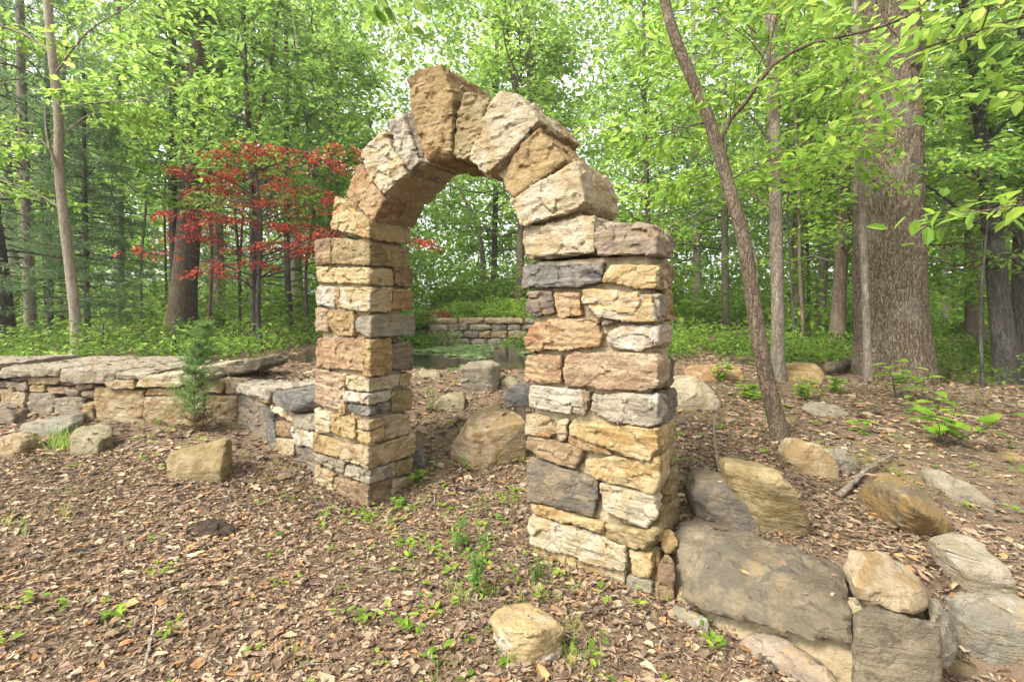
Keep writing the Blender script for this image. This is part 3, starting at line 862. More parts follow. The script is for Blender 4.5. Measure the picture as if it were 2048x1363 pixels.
rw = empty('retaining_wall', (-1.0, 13.7, .6), 'mossy stone retaining wall on the far bank of the pond', 'wall')
rng = random.Random(5)
zrow = .52
prev_mats = ['grey', 'moss', 'tan', 'capstone', 'grey', 'bluegrey', 'capstone']
for row in range(4):
    hgt = [.26, .22, .2, .17][row]
    x = -2.55 + rng.uniform(0, .2)
    while x < .75:
        wd = rng.uniform(.28, .7) if row < 3 else rng.uniform(.5, 1.2)
        y0 = 13.75 + .03 * row + rng.uniform(-.05, .05) + .10 * abs(x + .9)
        pts = [V3(x + a, y0 + b, zrow + c) for a in (.01, wd - .01) for b in (0, .45) for c in (.008, hgt - .008 + rng.uniform(-.03, .02))]
        SEED[0] += 1
        stone('wall_stone' if row < 3 else 'cap_slab', pts, rng.choice(prev_mats), rw, voxel=.04, rough=.02, chips=.045, seed=SEED[0])
        x += wd
    zrow += hgt
SEED[0] += 1
bk = stone('earth_backing', [V3(x, y, z) for x in (-2.5, .75) for y in (14.0, 14.6) for z in (.4, 1.28)], 'dark', rw, voxel=.08, rough=.02, chips=0, seed=SEED[0])
bk.data.materials[0] = M['soil']
rock('round grey rock at the end of the retaining wall', [(862,640,.1),(870,626,.3),(885,630,.3),(890,648,.1),(880,656,0),(864,654,0)], 'grey', back=.3, voxel=.04)

finish_stones()

# ------------------------------------------------------------------ foliage tools
def unit(v):
    return v / np.maximum(np.linalg.norm(v, axis=-1, keepdims=True), 1e-9)

def leaves_mesh(name, P, Dr, Nn, Ln, Wd, col, mat, fine=False, curl=0.0, jag=0.0):
    """P base points, Dr pointing, Nn normals, sizes; one rhombus (or a six-point folded leaf) each"""
    n_ = len(P)
    Dr = unit(Dr)
    S = unit(np.cross(Dr, Nn)); Nn = unit(np.cross(S, Dr))
    Ln = Ln[:, None]; Wd = Wd[:, None]
    if not fine:
        v = np.stack([P, P + Dr * Ln * .45 + S * Wd * .5 + Nn * Wd * .12, P + Dr * Ln - Nn * Ln * .1, P + Dr * Ln * .45 - S * Wd * .5 + Nn * Wd * .12], 1)
        f = np.arange(n_ * 4).reshape(n_, 4)
        k = 4
    else:
        cu = curl if np.ndim(curl) else np.full(n_, curl)
        cu = cu[:, None]
        mid = P + Dr * Ln * .5 - Nn * Wd * .10
        v = np.stack([P, P + Dr * Ln * .28 + S * Wd * .42 + Nn * Wd * (.06 + cu), P + Dr * Ln * .66 + S * Wd * .40 + Nn * Wd * (.02 + cu),
                      P + Dr * Ln - Nn * Ln * .14 + Nn * Ln * cu * .6,
                      P + Dr * Ln * .66 - S * Wd * .40 + Nn * Wd * (.02 + cu * .8), P + Dr * Ln * .28 - S * Wd * .42 + Nn * Wd * (.06 + cu * .8), mid], 1)
        if jag: v = v + np.random.default_rng(n_).normal(0, 1, v.shape) * (Wd * jag)[:, :, None] * np.array([1, 1, .5])
        b = (np.arange(n_) * 7)[:, None]
        f = np.concatenate([b + np.array([[0, 1, 2, 6]]), b + np.array([[6, 2, 3, 4]]), b + np.array([[0, 6, 4, 5]])], 0)
        k = 7
    c = np.repeat(col, k, axis=0)
    return np_mesh(name, v.reshape(-1, 3), f, mat, c)

def tubes_mesh(name, lines, mat, seg=5, flute=None):
    """lines: list of (points (n,3), radii (n,))"""
    V, Fc = [], []
    base = 0
    for pts, rad in lines:
        pts = np.asarray(pts, float); rad = np.asarray(rad, float)
        t = np.gradient(pts, axis=0); t = unit(t)
        ref = np.where(np.abs(t[:, 2:3]) > .8, np.array([[0., 1., 0.]]), np.array([[0., 0., 1.]]))
        if np.mean(np.abs(t[:, 2])) > .6: ref = np.tile(np.array([[0., 1., 0.]]), (len(pts), 1))
        else: ref = np.tile(np.array([[0., 0., 1.]]), (len(pts), 1))
        a = unit(np.cross(t, ref)); b = np.cross(t, a)
        th = np.linspace(0, 2 * math.pi, seg, endpoint=False)
        ringv = pts[:, None] + rad[:, None, None] * (a[:, None] * np.cos(th)[None, :, None] + b[:, None] * np.sin(th)[None, :, None])
        n_ = len(pts)
        V.append(ringv.reshape(-1, 3))
        i = np.arange(n_ * seg).reshape(n_, seg) + base
        j = np.roll(i, -1, axis=1)
        Fc.append(np.stack([i[:-1], j[:-1], j[1:], i[1:]], -1).reshape(-1, 4))
        base += n_ * seg
    return np_mesh(name, np.concatenate(V), np.concatenate(Fc), mat, smooth=True)

def spline(pts, n_):
    pts = np.asarray(pts, float)
    if len(pts) == 2:
        t = np.linspace(0, 1, n_)[:, None]
        return pts[0] * (1 - t) + pts[1] * t
    d = np.r_[0, np.cumsum(np.linalg.norm(np.diff(pts, axis=0), axis=1))]
    m_ = np.gradient(pts, d, axis=0)
    s = np.linspace(0, d[-1], n_)
    k = np.clip(np.searchsorted(d, s) - 1, 0, len(pts) - 2)
    h = (d[k + 1] - d[k])[:, None]; u = ((s - d[k])[:, None]) / h
    return ((2*u**3-3*u**2+1) * pts[k] + (u**3-2*u**2+u) * h * m_[k] + (-2*u**3+3*u**2) * pts[k+1] + (u**3-u**2) * h * m_[k+1])

GREENS = np.array([(.135,.26,.035), (.18,.32,.04), (.225,.36,.045), (.09,.20,.035), (.25,.38,.05)])
def leaf_cols(r, n_, pal=GREENS, var=.25):
    c = pal[r.integers(0, len(pal), n_)]
    return c * (1 + var * (r.random((n_, 1)) * 2 - 1))

def spray_arrays(r, A, Bv, n_, spread, leaf, jz=.12, t0=.15):
    """leaves on the twigs of one bough from A to B: a flat, slightly drooping fan"""
    t = t0 + (1 - t0) * r.random(n_) ** .8
    ax = Bv - A
    Lg = np.linalg.norm(ax)
    sd = unit(np.cross(ax, V3(0, 0, 1)))
    # a few twigs: side offsets cluster round them
    ntw = max(4, int(Lg * 5))
    tw = r.integers(0, ntw, n_)
    tt = (tw + .5) / ntw
    sgn = np.where(tw % 2 == 0, 1., -1.)
    off = r.random(n_) * spread * (1.05 - tt * .6) * Lg
    tpos = t0 + (1 - t0) * tt
    P = A + ax * np.clip(tpos + off / Lg * .5, 0, 1.15)[:, None] + sd * (sgn * off)[:, None]
    P = P + np.stack([r.normal(0, leaf * .5, n_), r.normal(0, leaf * .5, n_), r.normal(0, jz, n_) - .25 * (off / Lg) * off - .10 * tpos ** 2 * Lg], 1)
    Dr = ax / Lg * .7 + sd * (sgn * .8)[:, None] + r.normal(0, .55, (n_, 3)) - np.array([0, 0, .25])
    Nn = np.array([0, 0, 1.]) + r.normal(0, .38, (n_, 3))
    return P, Dr, Nn

def bough_line(A, Bv, r, rad, k=6):
    t = np.linspace(0, 1, k)[:, None]
    L_ = np.linalg.norm(Bv - A)
    p = A + (Bv - A) * t
    p[1:-1] += r.normal(0, .03 * L_, (k - 2, 3))
    p[:, 2] -= .10 * (t[:, 0] ** 2) * L_
    return p, np.linspace(rad, rad * .25, k)

def broad_crown(name, seed, h0, h1, rad, nbr, per, leaf, up=.35, pal=GREENS, mat='leaf', bark='bark_grey', top=True):
    r = np.random.default_rng(seed)
    Ps, Ds, Ns, lines = [], [], [], []
    for i in range(nbr):
        u = (i + r.random()) / nbr
        z0 = h0 + (h1 - h0) * u
        az = i * 2.4 + r.normal(0, .4)
        Lg = rad * (.45 + .55 * r.random()) * (1.0 - .45 * u)
        d = V3(math.cos(az), math.sin(az), up * r.uniform(.2, 1.3))
        A_ = V3(0, 0, z0); B_ = A_ + d / np.linalg.norm(d) * Lg
        lines.append(bough_line(A_, B_, r, .012 + .010 * Lg))
        P, D_, N_ = spray_arrays(r, A_, B_, per, .34, leaf)
        Ps.append(P); Ds.append(D_); Ns.append(N_)
    P = np.concatenate(Ps); n_ = len(P)
    ln = leaf * (.65 + .7 * r.random(n_))
    me_l = leaves_mesh(name + '_crown', P, np.concatenate(Ds), np.concatenate(Ns), ln, ln * .62, leaf_cols(r, n_, pal), M[mat])
    me_b = tubes_mesh(name + '_limbs', lines, M[bark], 4)
    return me_l, me_b

PINES = np.array([(.085,.165,.065), (.11,.195,.075), (.14,.22,.075), (.07,.135,.06), (.17,.23,.07)])
def pine_crown(name, seed, h0, h1, rad, nbr, per, ln0=.13):
    r = np.random.default_rng(seed)
    Ps, Ds, Ns, lines = [], [], [], []
    for i in range(nbr):
        u = (i + r.random()) / nbr
        z0 = h0 + (h1 - h0) * u
        az = i * 2.4 + r.normal(0, .5)
        Lg = rad * (.5 + .5 * r.random()) * (1.05 - .75 * u)
        d = V3(math.cos(az), math.sin(az), r.uniform(-.12, .22))
        A_ = V3(0, 0, z0); B_ = A_ + d * Lg
        lines.append(bough_line(A_, B_, r, .008 + .006 * Lg))
        P, D_, N_ = spray_arrays(r, A_, B_, per, .30, .05, .05, .3)
        D_ = D_ + r.normal(0, .5, D_.shape)
        Ps.append(P); Ds.append(D_); Ns.append(N_)
    P = np.concatenate(Ps); n_ = len(P)
    ln = ln0 * (.6 + .8 * r.random(n_))
    me_l = leaves_mesh(name + '_crown', P, np.concatenate(Ds), np.concatenate(Ns), ln, ln * .16, leaf_cols(r, n_, PINES), M['needle'])
    me_b = tubes_mesh(name + '_limbs', lines, M['bark_dark'], 4)
    return me_l, me_b

BRIGHT = np.array([(.20,.35,.04), (.25,.40,.045), (.30,.43,.055), (.15,.29,.035)])
CROWN = {
 'low':  broad_crown('low', 1, 1.6, 8.5, 3.0, 40, 115, .15),
 'low2': broad_crown('low2', 2, 2.2, 9.5, 3.4, 42, 115, .16, .25, BRIGHT),
 'mid':  broad_crown('mid', 3, 3.6, 11., 3.8, 46, 120, .18, .4),
 'tall': broad_crown('tall', 4, 5.0, 12.5, 4.6, 44, 120, .21, .5, BRIGHT),
 'slim': broad_crown('slim', 5, 2.8, 8.0, 1.9, 26, 95, .13, .3),
 'pine': pine_crown('pine', 6, 1.2, 11., 3.2, 70, 130),
 'pine2': pine_crown('pine2', 7, 2.6, 12., 3.0, 66, 130, .15),
 'cedar': pine_crown('cedar', 8, .9, 6.2, 1.9, 90, 260, .10),
}

def trunk_mesh(name, P, rad, mat, seg=14, rough=.03, flare=.5, seed=0, knots=0, freq=1.0):
    P = np.asarray(P, float)
    n_ = len(P)
    th = np.linspace(0, 2 * math.pi, seg, endpoint=False)
    s = np.r_[0, np.cumsum(np.linalg.norm(np.diff(P, axis=0), axis=1))]
    r0 = np.asarray(rad, float)
    fl = 1 + flare * np.exp(-s / (3.0 * r0[0]))
    q = np.stack([np.cos(th)[None] * np.ones((n_, 1)), np.sin(th)[None] * np.ones((n_, 1)), (s[:, None] / (r0[0] * 6)) * np.ones((1, seg))], -1).reshape(-1, 3)
    d = 1 + rough * fbm(q * np.array([3.2, 3.2, .9]) * freq + seed, seed, 4).reshape(n_, seg) * 2
    d += (.10 * np.exp(-s / (2.5 * r0[0])))[:, None] * np.cos(th * 5 + seed)[None]
    R_ = r0[:, None] * fl[:, None] * d
    V = P[:, None] + np.stack([R_ * np.cos(th), R_ * np.sin(th), np.zeros_like(R_)], -1)
    i = np.arange(n_ * seg).reshape(n_, seg)
    j = np.roll(i, -1, axis=1)
    f = np.stack([i[:-1], j[:-1], j[1:], i[1:]], -1).reshape(-1, 4)
    return np_mesh(name, V.reshape(-1, 3), f, mat, smooth=True)

def px_path(px, Y, zb=None, ztop=None, lean=(0, 0)):
    pts = [at(x, y, Y) for x, y in px]
    base = pts[-1]
    g = hz(base[0], Y)
    pts = pts[::-1]
    if abs(pts[0][2] - (g - .15)) > .05 or True:
        if pts[0][2] > g - .1: pts = [V3(pts[0][0], Y, g - .15)] + pts
        else: pts[0] = V3(pts[0][0], Y, g - .15)
    if ztop and ztop > pts[-1][2] + .3:
        d = unit(pts[-1] - pts[-2])
        d = unit(d * .6 + V3(0, 0, .6))
        pts.append(pts[-1] + d * (ztop - pts[-1][2]))
    return np.array(pts)

def tree(name, label, px, Y, wpx, crown=None, bark='bark_grey', ztop=14, cs=1.0, crot=0.0, group=None, rough=.03, seg=12, flare=.4, topf=.45, cz=0.0, cat='tree'):
    P = px_path(px, Y, ztop=ztop)
    base = P[0].copy()
    Q = spline(P, max(10, int(ztop * 2.2))) - base
    r0 = wpx / F * Y / 2
    fr = Q[:, 2] / Q[-1, 2]
    rad = r0 * (1 - (1 - topf) * fr)
    root = empty(name, base, label, cat, group)
    tm = trunk_mesh('trunk', Q, rad, M[bark], seg, rough, flare, seed=int(px[0][0]) % 97)
    new_obj('trunk', tm, root)
    if crown:
        lm, bmh = CROWN[crown]
        # the crown sits on the trunk's own axis at about a third of the crown's height
        k = np.argmin(np.abs(Q[:, 2] - 4.5))
        for nm, dm in (('crown', lm), ('limbs', bmh)):
            o = new_obj(nm, dm, root, (Q[k, 0] * .6, 0, cz))
            o.rotation_euler = (0, 0, crot)
            o.scale = (cs, cs, cs)
    return root

# ------------------------------------------------------------------ trees one can tell apart
tree('pale_sapling', 'slender pale S-curved trunk rising close behind the low wall', [(92,-20),(103,100),(117,230),(118,330),(128,440),(143,560),(152,650),(155,715)], 8.2, 19, None, 'bark_pale', 12, topf=.5)
tree('cedar_tree', 'small dark cedar with feathery boughs beside the pale S-curved trunk', [(168,260),(170,400),(173,560),(175,715)], 10.0, 11, 'cedar', 'bark_dark', 6.6, .9, 1.0)
tree('oak_tree', 'thick brown trunk behind the red maple, with a thinner trunk against it', [(412,-10),(400,120),(384,300),(376,480),(366,600),(362,690)], 13.2, 46, 'mid', 'bark_brown', 17, 1.0, .7)
tree('oak_tree', 'thinner dark trunk pressed against the thick brown one', [(346,250),(346,420),(350,560),(352,692)], 13.8, 19, 'slim', 'bark_dark', 13, 1.3, 2.1)
tree('forked_sapling', 'slim dark trunk in the middle of the red maple, forking above it', [(490,120),(496,230),(502,330),(505,460),(508,660)], 10.6, 13, 'slim', 'bark_dark', 11, 1.1, .3)
tree('sapling', 'thin straight brown stem just beside the forked dark trunk', [(560,-20),(530,190),(512,270),(513,420),(516,670)], 10.9, 10, 'slim', 'bark_brown', 10, 1.0, 1.9)
tree('sapling', 'short dark trunk between the red maple and the far pier', [(574,430),(575,560),(581,660)], 14, 13, 'pine', 'bark_dark', 14, .9, 2.7)
tree('pine_tree', 'rough grey trunk among pine boughs beside the heavy dark trunk', [(50,380),(58,560),(64,715)], 12, 20, 'pine', 'bark_grey', 15, 1.0, 0)
tree('pine_tree', 'thin dark pine stem between the grey trunk and the pale sapling', [(98,480),(100,600),(99,715)], 13.5, 12, 'pine2', 'bark_dark', 14, 1.0, 1.2)
tree('pine_tree', 'heavy dark trunk at the far end of the low wall', [(-20,420),(-2,560),(8,720)], 9.5, 36, 'pine', 'bark_dark', 13, .95, 2.2)
tree('maple_tree', 'grey crooked trunk above the heavy dark one', [(2,-20),(6,120),(12,300),(22,420),(30,700)], 14.5, 18, 'low', 'bark_grey', 14, 1.0, .5)
tree('poplar_tree', 'thicker of two close straight grey trunks just beyond the far pier', [(653,-20),(658,180),(662,400),(660,690)], 17, 15, 'mid', 'bark_grey', 18, 1.0, 1.5)
tree('poplar_tree', 'thinner of two close straight grey trunks just beyond the far pier', [(668,-20),(671,180),(675,400),(676,690)], 17.6, 13, 'low2', 'bark_grey', 18, 1.1, .2)
tree('pine_tree', 'pale broad trunk fading behind the red maple top', [(600,-20),(592,150),(586,400),(592,680)], 19, 30, 'pine2', 'bark_pale', 18, 1.25, 2.9)
tree('pine_tree', 'far pine trunk wrapped in grey green needles behind the thick brown trunk', [(444,-20),(440,200),(436,500),(440,690)], 20, 22, 'pine', 'bark_grey', 19, 1.35, 1.7)
tree('pine_tree', 'far pine behind the small dark cedar', [(236,-20),(238,300),(242,700)], 18, 16, 'pine2', 'bark_grey', 17, 1.2, .4)
tree('maple_tree', 'grey trunk rising directly above the crown of the arch', [(1048,-20),(1056,90),(1066,220),(1070,640)], 19, 21, 'low2', 'bark_grey', 18, 1.1, .9)
tree('maple_tree', 'slightly bent grey trunk beside the one above the arch crown', [(1006,-20),(1016,90),(1034,200),(1040,640)], 18.2, 17, 'tall', 'bark_brown', 18, 1.0, 2.3)
tree('maple_tree', 'dark slim trunk seen through the arch opening', [(992,300),(990,450),(986,640)], 20, 13, 'low', 'bark_dark', 15, 1.2, 1.1)
tree('maple_tree', 'leaning grey trunk low in the arch opening', [(905,350),(930,400),(958,470),(968,640)], 22, 14, None, 'bark_grey', 7.5, 1.2, 2.5)
tree('sapling', 'thin blackish trunk behind the step of the near pier', [(1288,120),(1290,260),(1296,440),(1300,660)], 14, 13, 'low', 'bark_dark', 13, 1.0, 1.6)
tree('poplar_tree', 'knotty scaly trunk close behind the leaning sapling', [(1540,-20),(1545,120),(1549,300),(1553,500),(1556,640),(1556,752)], 6.9, 25, None, 'bark_grey', 11, rough=.10, topf=.7)
tree('poplar_tree', 'smooth straight grey trunk behind the knotty scaly one', [(1570,-20),(1582,200),(1592,420),(1600,640),(1602,690)], 15.5, 21, 'mid', 'bark_grey', 18, 1.0, .1)
tree('maple_tree', 'leaning grey trunk behind the knotty trunk and the great oak', [(1690,180),(1665,330),(1650,480),(1638,700)], 14.5, 19, 'low', 'bark_grey', 14, 1.0, 2.0)
tree('maple_tree', 'brown trunk tight behind the great oak', [(1692,100),(1690,300),(1684,480),(1672,710)], 12.5, 26, 'low2', 'bark_brown', 15, .95, .6)
tree('pine_tree', 'slim hazy pine stem behind the leaning sapling', [(1450,60),(1448,300),(1452,690)], 16, 15, 'pine2', 'bark_grey', 16, 1.0, .8)
tree('maple_tree', 'far straight trunk between the near pier and the leaning sapling', [(1385,-20),(1390,250),(1396,680)], 21, 16, 'low2', 'bark_grey', 18, 1.2, 1.9)
tree('gum_tree', 'dark smooth trunk with a low limb reaching the great oak', [(1930,-20),(1950,100),(1966,250),(1984,450),(2000,620),(2014,765)], 8.8, 37, None, 'bark_dark', 13, rough=.04)
tree('gum_tree', 'second dark trunk beside the limbed dark one', [(2050,-20),(2046,200),(2042,450),(2036,765)], 9.2, 27, 'low', 'bark_dark', 13, .85, 1.4)
tree('maple_tree', 'rough grey brown trunk between the great oak and the limbed dark trunk', [(1945,100),(1944,300),(1946,500),(1950,745)], 12.2, 29, 'low', 'bark_brown', 15, 1.0, 2.8)
tree('maple_tree', 'thin far trunk between the great oak and the rough brown trunk', [(1878,200),(1888,450),(1890,700)], 19, 12, 'low2', 'bark_grey', 14, 1.2, .3)
tree('sapling', 'thin bare sapling in front of the limbed dark trunk', [(1975,440),(1964,560),(1962,700),(1965,760)], 8.0, 7, None, 'bark_dark', 4.2)

# slim saplings deep in the wood, alike but for where they stand
rr = random.Random(8)
for k in range(26):
    Y = rr.uniform(11.5, 21)
    px0 = rr.choice([rr.uniform(20, 640), rr.uniform(1340, 2030)])
    dx = rr.uniform(-50, 50)
    tree('slim_sapling', 'slim sapling stem rising straight through the deep undergrowth', [(px0 + dx, -20), (px0 + dx * .2 + rr.uniform(-14, 14), 180), (px0 + rr.uniform(-16, 16), 380), (px0 + rr.uniform(-8, 8), 540), (px0, 680)], Y, rr.uniform(5, 8), 'slim' if k % 3 == 0 else None,
         rr.choice(['bark_grey', 'bark_dark', 'bark_brown']), rr.uniform(8, 12), 1.2, rr.uniform(0, 6), group='slim saplings deep in the wood', seg=6)

# great oak with deep bark
Pq = px_path([(1772,-40),(1774,200),(1776,420),(1779,620),(1786,752)], 8.0, ztop=13)
base = Pq[0].copy()
Q = spline(Pq, 260) - base
oak = empty('oak_tree', base, 'massive old trunk with deeply furrowed bark on the leafy slope', 'tree')
fr = Q[:, 2] / Q[-1, 2]
seg = 150
th = np.linspace(0, 2 * math.pi, seg, endpoint=False)
rad = (126 / F * 8 / 2) * (1 - .30 * fr)
s = Q[:, 2]
flr = 1 + .15 * np.exp(-s / .4)
q = np.stack([np.cos(th)[None] * np.ones((260, 1)) * 17, np.sin(th)[None] * np.ones((260, 1)) * 17, s[:, None] * 5.5 * np.ones((1, seg))], -1).reshape(-1, 3)
wq = q + 1.2 * np.stack([fbm(q * .3, 1), fbm(q * .3 + 9, 2), np.zeros(len(q))], 1)
ridge = -np.abs(fbm(wq, 4, 3)).reshape(260, seg)
big = fbm(q * np.array([.1, .1, .25]), 8, 3).reshape(260, seg)
Rr = rad[:, None] * flr[:, None] * (1 + .04 * big) + .045 * ridge + (.05 * np.exp(-s / .25))[:, None] * np.cos(th * 7 + 2 * np.sin(th))[None]
Vv = Q[:, None] + np.stack([Rr * np.cos(th), Rr * np.sin(th), np.zeros_like(Rr)], -1)
i = np.arange(260 * seg).reshape(260, seg); j = np.roll(i, -1, 1)
new_obj('trunk', np_mesh('trunk', Vv.reshape(-1, 3), np.stack([i[:-1], j[:-1], j[1:], i[1:]], -1).reshape(-1, 4), M['bark_oak'], smooth=True), oak)
for nm, dm in zip(('crown', 'limbs'), CROWN['tall']):
    o = new_obj(nm, dm, oak, (0, 0, 1.5)); o.scale = (1.1, 1.1, 1.0)
tree('sapling', 'thin grey trunk standing against the great oak', [(1712,-20),(1714,120),(1720,300),(1726,480),(1732,620),(1736,752)], 7.3, 14, None, 'bark_grey', 9, rough=.09, topf=.6)

# leaning sapling in front, with its own boughs and large leaves
def near_tree(name, label, px, Y, wpx, boughs, bark, leaf, per, ztop=None, pal=BRIGHT, seed=0, topf=.45, depthless=False):
    P = px_path(px, Y, ztop=ztop)
    base = P[0].copy()
    Q = spline(P, 60) - base
    r0 = wpx / F * Y / 2
    rad = r0 * (1 - (1 - topf) * np.linspace(0, 1, 60))
    root = empty(name, base, label, 'tree')
    new_obj('trunk', trunk_mesh('trunk', Q, rad, M[bark], 18, .035, .35, seed=seed), root)
    r = np.random.default_rng(seed)
    Ps, Ds, Ns, lines, leaf_n = [], [], [], [], []
    for line, r_a, dens in boughs:                     # line: pixel points with their own distance
        L_ = np.array([at(x, y, d) for x, y, d in line]) - base
        Lq = spline(L_, 14)
        lines.append((Lq, np.linspace(r_a, max(r_a * .3, .003), 14)))
        if dens <= 0: continue
        for k in range(2, 14, 2):
            for sg in (-1, 1):
                ax = unit(Lq[min(k + 1, 13)] - Lq[k - 1])
                sd = unit(np.cross(ax, V3(0, 0, 1))) * sg
                Lg = r.uniform(.35, .8) * (1.2 - .4 * k / 13)
                B_ = Lq[k] + (ax * .6 + sd * .8 + V3(0, 0, r.uniform(-.1, .2))) * Lg
                lines.append(bough_line(Lq[k], B_, r, .005, 5))
                n_ = int(per * dens)
                p_, d_, nn_ = spray_arrays(r, Lq[k], B_, n_, .45, leaf, .04, .2)
                Ps.append(p_); Ds.append(d_); Ns.append(nn_)
    new_obj('limbs', tubes_mesh('limbs', lines, M[bark], 6), root)
    if Ps:
        P_ = np.concatenate(Ps); n_ = len(P_)
        ln = leaf * (.6 + .6 * r.random(n_))
        new_obj('crown', leaves_mesh('crown', P_, np.concatenate(Ds), np.concatenate(Ns), ln, ln * .52, leaf_cols(r, n_, pal), M['leaf'], fine=True), root)
    return root

near_tree('leaning_sapling', 'leaning brown sapling with forked bough between the near pier and oak',
          [(1322,-30),(1345,60),(1382,155),(1415,230),(1440,310),(1462,390),(1482,460),(1500,560),(1518,680),(1540,790),(1560,882)], 4.3, 33,
          [([(1440,312,4.3),(1448,258,4.25),(1500,195,4.1),(1535,140,4.0),(1610,92,3.9),(1700,70,3.8),(1800,40,3.7),(1880,-20,3.7)], .022, .8),
           ([(1535,140,4.0),(1542,80,4.0),(1560,0,4.0),(1570,-60,4.0)], .014, .6),
           ([(1535,140,4.0),(1505,70,4.1),(1480,10,4.2),(1470,-60,4.2)], .008, .7),
           ([(1482,462,4.3),(1512,508,4.25),(1514,550,4.25),(1512,602,4.25)], .012, 0),
           ([(1455,362,4.3),(1520,330,4.4),(1600,290,4.5),(1660,250,4.6)], .008, 1.0),
           ([(1470,420,4.3),(1540,360,4.5),(1640,320,4.7),(1740,265,4.8)], .008, .9),
           ([(1420,240,4.3),(1390,250,4.5),(1330,270,4.8),(1260,280,5.1)], .008, 1.0),
           ([(1400,200,4.3),(1380,120,4.6),(1330,90,5.0),(1270,110,5.4)], .008, 1.0)],
          'bark_brown', .115, 22, ztop=5.6, seed=21, topf=.5)

near_tree('hickory_sapling', 'broad-leaved sapling whose large leaf sprays overhang the limbed dark trunk',
          [(2330,-60),(2310,200),(2290,500),(2280,1060)], 3.1, 30,
          [([(2312,150,3.1),(2200,40,3.1),(2080,30,3.1),(1960,60,3.1),(1850,95,3.1)], .012, .9),
           ([(2312,120,3.1),(2180,-20,3.0),(2060,-10,2.9),(1930,10,2.9)], .012, 1.0),
           ([(2300,420,3.1),(2200,380,3.1),(2080,400,3.1),(1960,425,3.1)], .010, .8),
           ([(2304,300,3.1),(2220,200,3.3),(2120,180,3.5),(2030,190,3.7)], .010, .7)],
          'bark_brown', .13, 9, ztop=5.0, seed=31)

# tree behind the photographer whose bough reaches over the clearing
tr = empty('overhanging_tree', (-2.4, -1.2, hz(-2.4, -1.2) - .1), 'tree whose leafy bough tip hangs into view above the arch', 'tree')
bp_ = tr.location
bl = np.array(bp_)
new_obj('trunk', trunk_mesh('trunk', spline([(0,0,0),(.05,.1,2.5),(.1,.2,5.2),(.2,.2,8.5)], 30), np.linspace(.13,.05,30), M['bark_grey'], 12, .04, .4, 4), tr)
r = np.random.default_rng(77)
lines, Ps, Ds, Ns = [], [], [], []
main = spline([V3(.1,.2,5.0), V3(.6,2.2,5.6), at(700,-130,4.0) - bl, at(760,-20,4.2) - bl, at(800,60,4.3) - bl], 18)
lines.append((main, np.linspace(.03, .004, 18)))
for k in range(7, 18, 1):
    for sg in (-1, 1):
        ax = unit(main[min(k + 1, 17)] - main[k - 1]); sd = unit(np.cross(ax, V3(0, 0, 1))) * sg
        B_ = main[k] + (ax * .4 + sd * .9) * r.uniform(.2, .42)
        lines.append(bough_line(main[k], B_, r, .004, 5))
        p_, d_, n2 = spray_arrays(r, main[k], B_, 13, .4, .11, .03, .3)
        Ps.append(p_); Ds.append(d_); Ns.append(n2)
new_obj('limbs', tubes_mesh('limbs', lines, M['bark_grey'], 6), tr)
P_ = np.concatenate(Ps); ln = .15 * (.6 + .6 * r.random(len(P_)))
new_obj('crown', leaves_mesh('crown', P_, np.concatenate(Ds), np.concatenate(Ns), ln, ln * .5, leaf_cols(r, len(P_), BRIGHT), M['leaf'], fine=True), tr)

# boughs of the pale sapling, the limbed dark trunk and the forked sapling (own limbs and leaves)
def add_boughs(root, boughs, bark, leaf, per, seed, pal=GREENS, spread=(.5, 1.1)):
    base = np.array(root.location)
    r = np.random.default_rng(seed)
    Ps, Ds, Ns, lines = [], [], [], []
    for line, r_a, dens in boughs:
        Lq = spline(np.array([at(x, y, d) for x, y, d in line]) - base, 14)
        lines.append((Lq, np.linspace(r_a, r_a * .3, 14)))
        if dens <= 0: continue
        for k in range(2, 14, 2):
            for sg in (-1, 1):
                ax = unit(Lq[min(k + 1, 13)] - Lq[k - 1]); sd = unit(np.cross(ax, V3(0, 0, 1))) * sg
                B_ = Lq[k] + (ax * .6 + sd * .8 + V3(0, 0, r.uniform(-.1, .2))) * r.uniform(*spread)
                lines.append(bough_line(Lq[k], B_, r, .006, 5))
                p_, d_, n2 = spray_arrays(r, Lq[k], B_, int(per * dens), .4, leaf, .05, .2)
                Ps.append(p_); Ds.append(d_); Ns.append(n2)
    new_obj('limbs', tubes_mesh('limbs', lines, M[bark], 5), root)
    if Ps:
        P_ = np.concatenate(Ps); ln = leaf * (.6 + .7 * r.random(len(P_)))
        new_obj('crown', leaves_mesh('crown', P_, np.concatenate(Ds), np.concatenate(Ns), ln, ln * .55, leaf_cols(r, len(P_), pal), M['leaf'], fine=True), root)
def find(lbl):
    return next(o for o in bpy.data.objects if o.get('label') == lbl)
add_boughs(find('slender pale S-curved trunk rising close behind the low wall'),
  [([(124,360,8.2),(108,320,8.1),(94,270,8.0),(90,215,8.0)], .035, 0), ([(103,105,8.2),(60,75,8.2),(0,50,8.2),(-60,20,8.2)], .03, 1.0),
   ([(118,215,8.2),(200,205,8.0),(300,195,7.8),(390,140,7.6)], .016, 1.2), ([(108,150,8.2),(180,60,8.0),(260,10,7.9),(320,-40,7.8)], .02, 1.2),
   ([(118,300,8.2),(60,280,8.0),(0,285,7.8),(-60,300,7.7)], .014, 1.0), ([(122,270,8.2),(200,225,8.4),(260,240,8.6),(330,250,8.6)], .014, 1.0),
   ([(130,420,8.2),(60,380,8.6),(0,360,9),(-50,350,9)], .018, .6)], 'bark_pale', .13, 34, 5, BRIGHT)
